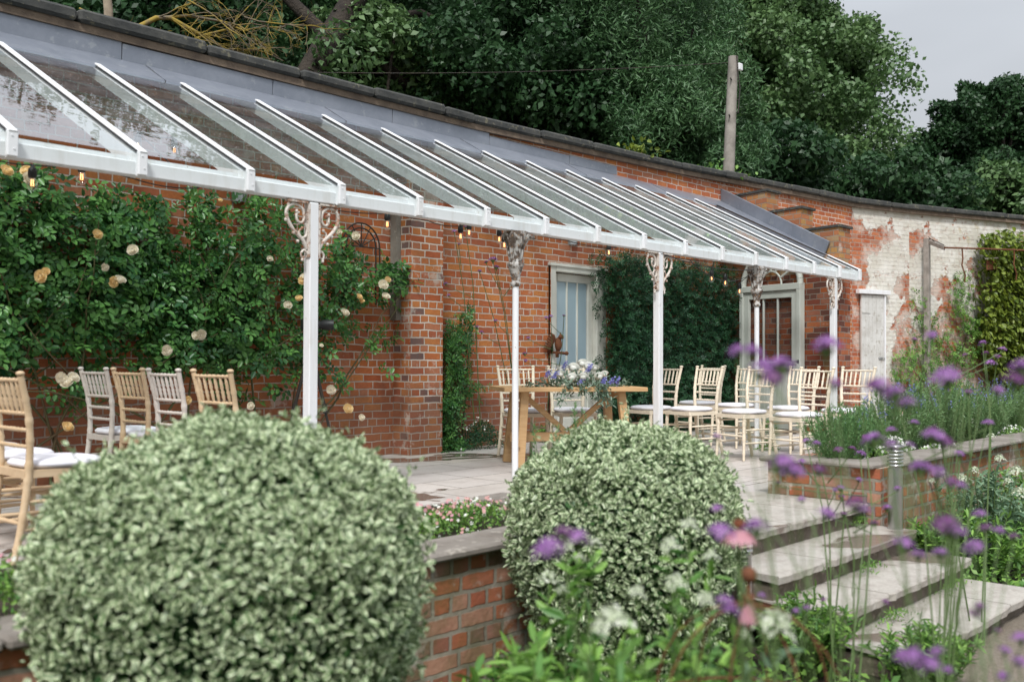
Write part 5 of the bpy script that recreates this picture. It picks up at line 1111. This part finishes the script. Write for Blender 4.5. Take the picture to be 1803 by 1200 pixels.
# ------------------------------------------------------------ leafy border plants with white heads
def head_mesh(name, n, r, h, mt, fs, seed, dark=None):
    g_ = np.random.default_rng(seed); q = g_.normal(size=(n, 2))*.45; q = q[(q**2).sum(1) < 1.1][:n]; rr = np.sqrt((q**2).sum(1)); z = h*(1-rr**2)+g_.normal(size=len(q))*h*.12; P = np.stack([q[:, 0]*r, q[:, 1]*r, z], 1); nn = unit(np.stack([q[:, 0]*1.3, q[:, 1]*1.3, np.ones(len(q))*.8], 1)+g_.normal(size=P.shape)*.3); a = g_.normal(size=P.shape); D_ = unit(a-(a*nn).sum(1, keepdims=True)*nn)
    return leaf_mesh(name, P-D_*fs*.5, D_, nn, fs, fs*.8, mt, None, 'q', .1)
VH = [head_mesh('flower_head', 150, .030, .016, P_PUR, .0085, i) for i in range(3)]+[head_mesh('flower_head', 110, .026, .013, P_DPUR, .0085, 5)]
WH = [head_mesh('flower_head', 150, .034, .026, P_GWH, .011, 11+i) for i in range(2)]
def cal_mesh():
    m_ = MB(); m_.lathe([(.001, -.022), (.003, -.014), (.010, -.005), (.015, .001)], seg=8); return m_.mesh('calyx', M['stem'])
CAL = cal_mesh()
def border_plant(name, px, Z, h, r, ns, L, mt, label, seed, heads=(), group=None, base=None, cat='plant', asp=.3, dens=26, hs=1.0):
    b = at(px, 900, Z) if base is None else Vector(base); z0 = GZ if base is None else base[2]; root = empty(name, (b.x, b.y, z0), label, cat, group); g_ = np.random.default_rng(seed); Ps, Ds = [], []; mb = MB(); B = Vector(root.location)
    tips = [Vector((math.cos(a)*r*q, math.sin(a)*r*q, h*(1-.3*q)*g_.uniform(.7, 1.05))) for a, q in zip(g_.random(ns)*6.283, g_.random(ns)**.6)]
    ht = [at(hx, hy, hz)-B for hx, hy, hz, _ in heads]
    for t in tips+ht:
        f = Vector((t.x*.25, t.y*.25, 0)); m_ = f.lerp(t, .5)+Vector((t.x*.12, t.y*.12, .02)); dn = dens; u = g_.random(dn)[:, None]**.75*.97; F_, M_, T_ = np.array(f), np.array(m_), np.array(t)
        Ps.append((1-u)**2*F_+2*u*(1-u)*M_+u*u*T_); Ds.append(unit(g_.normal(size=(dn, 3))*np.array([1, 1, .5])+np.array([0, 0, .45]))); mb.tube([f, f*.25+m_*.5+t*.25, t], [.004, .0032, .002], 5, False)
    P = np.concatenate(Ps); D_ = np.concatenate(Ds); nn = unit(g_.normal(size=P.shape)*.5+np.array([0, 0, 1.])); nn = unit(nn-(nn*D_).sum(1, keepdims=True)*D_)
    leafobj('foliage', leaf_mesh('foliage', P, D_, nn, L*(.5+.8*g_.random(len(P))), L*asp, mt, None, 'leaf'), root); mb.build('stems', M['stem'], root)
    for (hx, hy, hz, s_), t in zip(heads, ht): place_mesh('flower_head', WH[int(hx) % 2], tuple(t), root, s_*hs, (g_.uniform(-.4, .4), g_.uniform(-.4, .4), 0))
    return root
GV = 'white flowered border plants in front of the steps'
border_plant('white_valerian', 1130, 2.6, .86, .5, 110, .085, L_GRN, 'bushy green plant with round white flower heads at the bottom centre', 1, [(1080, 1108, 2.0, 1.45), (1240, 1060, 2.3, .8)], GV)
border_plant('white_valerian', 975, 2.9, .74, .42, 90, .09, L_GRN, 'green leafy plant with loose white flowers in front of the low brick wall', 2, [(965, 1025, 3.1, 1.2), (990, 1045, 3.1, .9), (1048, 960, 3.0, .7), (1020, 985, 3.0, .6), (1000, 965, 3.0, .6)], GV)
border_plant('white_valerian', 1230, 2.7, .95, .30, 40, .07, L_GRN, 'tall pale plant with fluffy white heads beside the smaller clipped bush', 3, [(1180, 965, 2.6, .9), (1212, 930, 2.7, .9), (1190, 1030, 2.5, .9), (1252, 985, 2.7, .8), (1120, 1048, 2.5, .8)], GV)
border_plant('white_valerian', 1350, 2.2, .62, .25, 34, .06, L_BLU, 'grey green plant with a single large white dome at the bottom right of centre', 4, [(1362, 1110, 2.2, 1.5), (1310, 1120, 2.3, .6)], GV)
border_plant('leafy_plant', 880, 2.6, .50, .40, 90, .08, L_GRN, 'low green foliage at the foot of the low brick wall', 5, [], GV)
border_plant('leafy_plant', 1010, 2.1, .74, .40, 130, .08, L_GRN, 'bright green foliage along the bottom edge, centre left', 6, [], GV)
border_plant('leafy_plant', 1240, 2.1, .78, .34, 130, .07, L_GRN, 'green foliage along the bottom edge, under the rusty hoops', 7, [], GV)
border_plant('leafy_plant', 1430, 2.2, .40, .32, 70, .06, L_GRN, 'thin green foliage along the bottom edge before the lowest step', 8, [], GV, asp=.18)
border_plant('leafy_plant', 1330, 2.4, .62, .30, 90, .06, L_GRN, 'green foliage growing around the rusty hoops', 15, [], GV, asp=.25)
border_plant('leafy_plant', 0, 0, .46, .26, 80, .055, L_GRN, 'green foliage against the left end of the steps', 16, [], GV, (4.62, 2.25, GZ))
border_plant('leafy_plant', 0, 0, .34, .26, 80, .05, L_GRN, 'low green foliage at the left end of the lowest step', 19, [], GV, (4.75, 1.72, GZ))
border_plant('leafy_plant', 1130, 2.0, .50, .34, 100, .07, L_GRN, 'lush green foliage below the large white flower head', 17, [], GV)
border_plant('leafy_plant', 1530, 2.1, .22, .28, 60, .05, L_GRN, 'low green foliage along the bottom edge before the gravel', 18, [], GV)
border_plant('leafy_plant', 30, 2.6, .62, .25, 40, .05, L_GRN, 'dark green foliage in the lower left corner', 9, [], GV)
border_plant('leafy_plant', 870, 3.6, .62, .10, 9, .08, L_GRN, 'upright leafy shoots against the low brick wall', 14, [], GV, asp=.25)
GR2 = 'border plants beyond the steps'
for i, (x, y, h, r, mt, lab, hd) in enumerate(((7.55, 2.3, .52, .34, L_GRN, 'green plant just right of the steps and bollard light', []), (8.1, 2.45, .78, .36, L_BLU, 'grey green valerian with white heads in front of the raised bed', [(1700, 850, 7.4, 1.7), (1745, 770, 7.8, 1.2), (1790, 835, 7.0, 1.9), (1715, 830, 7.4, 1.3), (1692, 842, 7.6, 1.2), (1660, 835, 7.6, 1.2)]),
        (8.3, 2.0, .6, .4, L_BLU, 'grey green plant with white heads cut by the right edge', [(1760, 810, 7.5, 1.4), (1795, 870, 7.0, 1.7), (1775, 850, 7.2, 1.2), (1640, 848, 7.6, 1.0)]), (8.9, 2.35, .8, .4, L_GRN, 'leafy plant at the right edge in front of the raised bed', []), (7.35, 2.62, .45, .18, L_GRN, 'small green plant between bollard light and bed', []), (9.6, 2.2, .9, .4, L_BLU, 'tall grey green plant beyond the right edge', []))):
    border_plant('valerian' if hd else 'leafy_plant', 0, 0, h, r, 60, .075, mt, lab, 30+i, hd, GR2, (x, y, GZ), dens=24)
p = onZ(1690, 900, -.1); P_ = []
# ------------------------------------------------------------ verbena
GVB = 'purple verbena plants in the border'
def verbena(heads, Z, label, seed, base_dx=0, s=.82, rad=.0015, base=None, group=GVB, zb=GZ):
    g_ = random.Random(seed); cx = sum(h[0] for h in heads)/len(heads)+base_dx; cz = sum(h[2] for h in heads)/len(heads)
    b = at(cx, 900, cz) if base is None else Vector(base); root = empty('verbena_plant', (b.x, b.y, zb), label, 'verbena', group); B = Vector(root.location); mb = MB(); ps = [at(h[0], h[1], h[2])-B for h in heads]
    ps_sorted = sorted(range(len(ps)), key=lambda i: ps[i].z); nst = max(1, (len(ps)+2)//3); stems = [[] for _ in range(nst)]
    for i, p in enumerate(ps): stems[i % nst].append(i)
    for st in stems:
        top = max(st, key=lambda i: ps[i].z); t = ps[top]; f = Vector((g_.uniform(-.05, .05), g_.uniform(-.05, .05), 0)); c = [f.lerp(t, u)+Vector((math.sin(u*3)*.02, math.cos(u*3)*.02-.02, 0)) for u in (0, .25, .5, .75)]+[t-Vector((0, 0, .012))]
        mb.tube(c, [rad*1.5, rad*1.4, rad*1.2, rad, rad*.8], 5, False)
        for i in st:
            if i == top: continue
            q = ps[i]; u = min(max(.35, (q.z-.12)/t.z), .85); a = f.lerp(t, u)+Vector((math.sin(u*3)*.02, math.cos(u*3)*.02-.02, 0)); mb.tube([a, a.lerp(q, .5)-Vector((0, 0, .012)), q-Vector((0, 0, .012))], [rad, rad*.8, rad*.7], 5, False)
        for u in (.3, .5, .7): # opposite leaf wisps
            a = f.lerp(t, u); w_ = Vector((g_.uniform(-1, 1), g_.uniform(-1, 1), .5)).normalized()*.06
            mb.tube([a, a+w_], [rad*.7, rad*.3], 4, False)
    mb.build('stems', M['stem'], root)
    for h, p in zip(heads, ps):
        k = g_.randrange(4); e_ = place_mesh('flower_head', VH[k], tuple(p), root, h[3]*s, (g_.uniform(-.35, .35), g_.uniform(-.35, .35), g_.uniform(0, 6))); place_mesh('calyx', CAL, (0, 0, -.002), e_)
    return root
verbena([(1340, 655, 1.55, 1.0), (1375, 648, 1.57, 1.1), (1362, 668, 1.53, .9), (1298, 620, 1.6, .75), (1326, 622, 1.6, .85)], 1.5, 'tall verbena with the blurred purple heads in front of the round post', 1, 40)
verbena([(1455, 613, 1.6, 1.2), (1470, 676, 1.75, .8), (1346, 640, 1.7, .6)], 1.6, 'verbena with one large blurred head in front of the square end post', 2, 20)
verbena([(1550, 682, 1.5, .9), (1575, 697, 1.5, .9), (1596, 712, 1.52, .7), (1538, 677, 1.5, .7)], 1.5, 'verbena with a long slanting blurred head above the bollard light', 3, 60)
verbena([(1666, 667, 1.6, 1.15), (1641, 592, 2.2, .7)], 1.6, 'verbena with a wide blurred head in front of the lavender', 4, -10)
verbena([(1800, 652, 1.5, 1.0), (1787, 672, 1.5, 1.0), (1757, 688, 2.2, .7)], 1.5, 'verbena cut by the right edge above the raised bed', 5, -50)
verbena([(1380, 822, 1.6, 1.25), (1400, 832, 1.62, .8), (1441, 828, 1.9, .8), (1262, 770, 2.4, .55)], 1.6, 'verbena with a wide blurred head in front of the raised bed corner', 6, 30)
verbena([(965, 968, 1.45, 1.1), (993, 942, 1.5, 1.0), (1018, 948, 1.5, .9)], 1.45, 'low verbena with two blurred heads in front of the smaller clipped bush', 7, 30)
verbena([(1268, 940, 1.5, 1.05), (1330, 932, 1.5, 1.0), (1262, 897, 2.0, .65)], 1.5, 'verbena with pale blurred heads beside the pink coneflower', 8, 20)
verbena([(1538, 777, 2.2, 1.2), (1570, 785, 2.2, .9), (1645, 772, 1.9, 1.1), (1662, 778, 1.9, 1.0), (1640, 760, 2.0, .8), (1600, 785, 2.4, .7)], 2.1, 'many headed verbena in front of the bollard light', 9, 10)
verbena([(1505, 888, 1.6, 1.0), (1520, 900, 1.6, .7), (1455, 906, 1.8, .85), (1412, 880, 2.6, .6)], 1.7, 'verbena with dusky heads above the second step', 10, -60)
verbena([(1665, 925, 1.5, 1.15), (1682, 940, 1.5, .9), (1715, 965, 1.7, .9), (1735, 930, 2.1, .8), (1760, 935, 2.2, .7), (1785, 945, 2.2, .7)], 1.7, 'verbena with a large head above the lowest steps, near the right edge', 11, -20)
verbena([(1590, 960, 2.0, 1.1), (1617, 978, 2.1, .8), (1655, 975, 2.0, .8), (1540, 922, 2.6, .7)], 2.0, 'verbena with heads hanging over the third step', 12, -80)
verbena([(1625, 825, 2.0, .9), (1650, 832, 2.0, .9), (1615, 822, 2.05, .8), (1675, 848, 2.1, .8), (1690, 855, 2.2, .7), (1725, 905, 2.3, .7)], 2.0, 'verbena with a chain of small heads right of the bollard light', 13, -30)
verbena([(1610, 1160, 1.4, .9), (1635, 1175, 1.4, .9), (1590, 1155, 1.5, .7), (1650, 1150, 1.6, .7), (1612, 1140, 2.0, .6)], 1.5, 'verbena with heads along the bottom edge over the lowest step', 14, 10)
verbena([(1725, 1068, 1.9, .7), (1717, 1080, 1.9, .6), (1755, 1110, 2.2, .5), (1770, 1145, 2.0, .6), (1798, 1125, 1.8, .8), (1795, 1165, 1.9, .7), (1670, 1180, 2.0, .6), (1766, 1190, 2.0, .6)], 2.0, 'verbena with scattered small heads over the gravel, bottom right', 15, 10)
verbena([(1285, 1080, 1.6, .9), (1275, 1060, 1.7, .8), (1340, 1048, 2.4, .5), (1420, 1070, 2.6, .5), (1402, 1075, 2.6, .5), (1450, 1055, 2.8, .5), (1560, 1060, 2.6, .6)], 1.9, 'verbena with little heads left of the rusty hoops', 16, 0)
verbena([(1438, 782, 4.6, 1.1), (1420, 776, 4.6, .9), (1477, 792, 4.4, 1.2), (1500, 790, 4.4, 1.0), (1412, 812, 4.5, .8), (1580, 860, 4.4, .8), (1482, 875, 4.4, .9), (1470, 862, 4.5, .7), (1512, 845, 4.3, .8)], 4.5, 'distant small headed verbena standing before the raised bed corner', 17, 0, rad=.003)
verbena([(1515, 800, 4.4, 1.2), (1525, 770, 4.2, 1.0), (1480, 860, 3.8, .9), (1460, 905, 3.8, .9), (1485, 905, 3.8, .8), (1562, 895, 3.6, .9), (1370, 850, 3.6, .5)], 4.0, 'verbena behind the blurred ones, in front of the second bollard light', 18, 10, rad=.003)
verbena([(1745, 640, 5.5, 1.4), (1755, 628, 5.5, 1.2), (1730, 605, 5.6, 1.2), (1765, 615, 5.5, 1.0), (1735, 622, 5.6, 1.0), (1700, 625, 5.5, .9), (1610, 598, 5.0, .9)], 5.5, 'verbena with dark seeded heads against the peeling wall', 19, 0, rad=.003)
verbena([(1690, 800, 3.4, .9), (1740, 745, 3.4, .9), (1705, 690, 3.5, .8), (1583, 712, 3.6, .8), (1610, 745, 3.4, .8), (1570, 758, 3.4, .9)], 3.5, 'verbena between the raised bed and the blurred heads at the right', 20, 0, rad=.0026)
GW = 'spindly verbena growing against the brick wall'
verbena([(800, 408, 10.4, 1.3), (820, 400, 10.4, 1.4), (808, 430, 10.4, 1.0), (785, 500, 10.3, 1.2), (790, 520, 10.3, 1.0), (840, 575, 10.2, 1.2)], 10, 'spindly verbena against the wall right of the brick pier', 21, 0, base=(8.0, 7.78, 0), group=GW, rad=.004, zb=0)
verbena([(868, 458, 10.4, 2.2), (874, 471, 10.4, 1.8), (845, 478, 10.4, 1.3), (856, 462, 10.4, 1.3), (908, 490, 10.5, 1.2), (848, 585, 10.4, 1.2), (873, 565, 10.5, 1.2)], 10, 'spindly verbena against the wall left of the round post', 22, 0, base=(8.6, 7.78, 0), group=GW, rad=.004, zb=0)
verbena([(924, 623, 10.6, 1.6), (930, 595, 10.6, 1.1), (962, 560, 10.6, 1.3), (970, 557, 10.6, 1.2), (993, 556, 10.7, 1.1), (925, 635, 10.6, 1.2)], 10, 'spindly verbena between the round post and the glazed door', 23, 0, base=(9.1, 7.75, 0), group=GW, rad=.004, zb=0)
# fine grass seed stems over the bed
gs = empty('grass_clump', (6.2, 2.0, GZ), 'pale arching grass stems rising before the raised bed', 'grass'); B = Vector(gs.location); mb = MB(); g_ = random.Random(3)
for k in range(9):
    t = at(g_.uniform(1680, 1765), g_.uniform(625, 740), 4.2)-B; f = at(g_.uniform(1640, 1670), 960, 4.0)-B; f.z = 0; mb.tube([f, f.lerp(t, .5)+Vector((-.05, 0, .12)), t], [.003, .0022, .0012], 4, False)
mb.build('blades', M['stem'], gs)
for j, (px_, Z_, lab) in enumerate(((1480, 1.9, 'thin dark grass blades crossing the lower steps'), (1380, 2.3, 'long grass blades behind the rusty hoops'), (1560, 2.4, 'green blades leaning over the lowest step'))):
    b = at(px_, 900, Z_); gs = empty('grass_clump', (b.x, b.y, GZ), lab, 'grass', 'grass clumps in the foreground'); mb = MB(); n = 46; g2 = np.random.default_rng(80+j)
    for k in range(n):
        a = g_.uniform(0, 6.28); L_ = g_.uniform(.35, .85); v = Vector((math.cos(a)*L_*.45, math.sin(a)*L_*.45, L_)); f = Vector((g_.uniform(-.12, .12), g_.uniform(-.12, .12), 0)); mb.tube([f, f+v*.5+Vector((0, 0, .05)), f+v], [.0028, .0022, .0008], 4, False)
    mb.build('blades', M['stem'], gs)
# coneflowers
def coneflower(px_, py_, Z_, label, seed, down=0.6, s=1.0):
    p = at(px_, py_, Z_); root = empty('coneflower', (p.x+.03, p.y+.02, GZ), label, 'coneflower', 'pink coneflowers'); B = Vector(root.location); c = p-B
    m_ = MB(); m_.tube([(0, 0, 0), c.lerp(Vector((0, 0, 0)), .5)+Vector((.02, 0, 0)), c-Vector((0, 0, .01))], [.005, .004, .0035], 6); m_.build('stem', M['stem'], root)
    n = 15; th = np.arange(n)*2*math.pi/n; D_ = unit(np.stack([np.cos(th), np.sin(th), -np.full(n, down)*1.6], 1)); side = np.stack([-np.sin(th), np.cos(th), np.zeros(n)], 1); nn = np.cross(side, D_)*-1
    P = np.array(c)+D_*.01*s; leafobj('petals', leaf_mesh('petals', P, D_, nn, .045*s, .017*s, P_PNK, None, 'leaf', .1), root)
    m_ = MB(); m_.ball(c+Vector((0, 0, .003)), (.0135*s, .0135*s, .009*s), 12, 8); 
    for k in range(60):
        a = k*2.4; q = k/60; m_.add([c+Vector((math.cos(a)*.0135*s*math.sin(q*1.5), math.sin(a)*.0135*s*math.sin(q*1.5), .003+.009*s*math.cos(q*1.5)+d_)) + Vector((e_, 0, 0)) for d_, e_ in ((0, -.0015), (0, .0015), (.005, 0))], [(0, 1, 2)])
    m_.build('cone', M['cone'], root)
M['cone'] = mat('orange cone', (.16, .045, .015), .8)
coneflower(1302, 925, 2.0, 'pink coneflower with an orange cone between two blurred verbena heads', 1, s=1.0)
coneflower(1318, 1055, 2.0, 'drooping pink coneflower below the rusty ball finial', 2, 1.5, .95)
# rusty plant support
rs_ = empty('plant_support', (0, 0, 0), 'rusty hooped plant support with a ball finial in the front border', 'plant support'); b = at(1318, 1016, 2.3); rs_.location = (b.x, b.y, GZ); m_ = MB(); H = b.z-GZ
m_.tube([(0, 0, H-.12), (0, 0, H)], .006, 6); m_.ball((0, 0, H+.006), .019, 12, 8)
for k in range(4):
    a = k*math.pi/4+.3
    m_.tube([(math.cos(a)*.22*math.cos(t), math.sin(a)*.22*math.cos(t), H-.30+.24*math.sin(t)) for t in [math.pi*i/14 for i in range(15)]], .0025, 5)
    for s_ in (-1, 1): m_.tube([(s_*math.cos(a)*.22, s_*math.sin(a)*.22, H-.30), (s_*math.cos(a)*.22, s_*math.sin(a)*.22, 0)], .0028, 5)
for z in (H-.30, H-.5): m_.tube([(.222*math.cos(2*math.pi*i/24), .222*math.sin(2*math.pi*i/24), z) for i in range(25)], .0035, 5)
m_.build('hoops', M['rust'], rs_)
# fallen leaves and low ground cover
n = 9000; g2 = np.random.default_rng(77); P = np.stack([g2.uniform(-2, 4.7, n), g2.uniform(.3, 3.7, n), np.full(n, GZ)+g2.random(n)*.10], 1); P2 = np.stack([g2.uniform(6.95, 13, 3500), g2.uniform(1.85, 2.75, 3500), np.full(3500, GZ)+g2.random(3500)*.12], 1); P = np.concatenate([P, P2]); d, nn = frames(len(P), up=1.0)
o = leafobj('ground_cover', leaf_mesh('ground_cover', P, d, nn, .06, .03, L_GRN, None, 'q')); tag(o, 'low green ground cover over the soil of the borders', 'ground cover', None, 'stuff')
# loose gravel stones near the steps
mb = MB(); g_ = random.Random(9)
for k in range(2600):
    x = g_.uniform(5.0, 8.2); y = g_.uniform(.9, 1.78); r_ = g_.uniform(.004, .011); mb.add([(x-r_, y, GZ), (x, y-r_, GZ), (x+r_, y, GZ), (x, y+r_, GZ), (x, y, GZ+r_*.9)], [(0, 1, 4), (1, 2, 4), (2, 3, 4), (3, 0, 4)])
tag(mb.build('gravel_stones', M['gravel']), 'loose pale gravel at the foot of the steps', 'gravel', None, 'stuff')
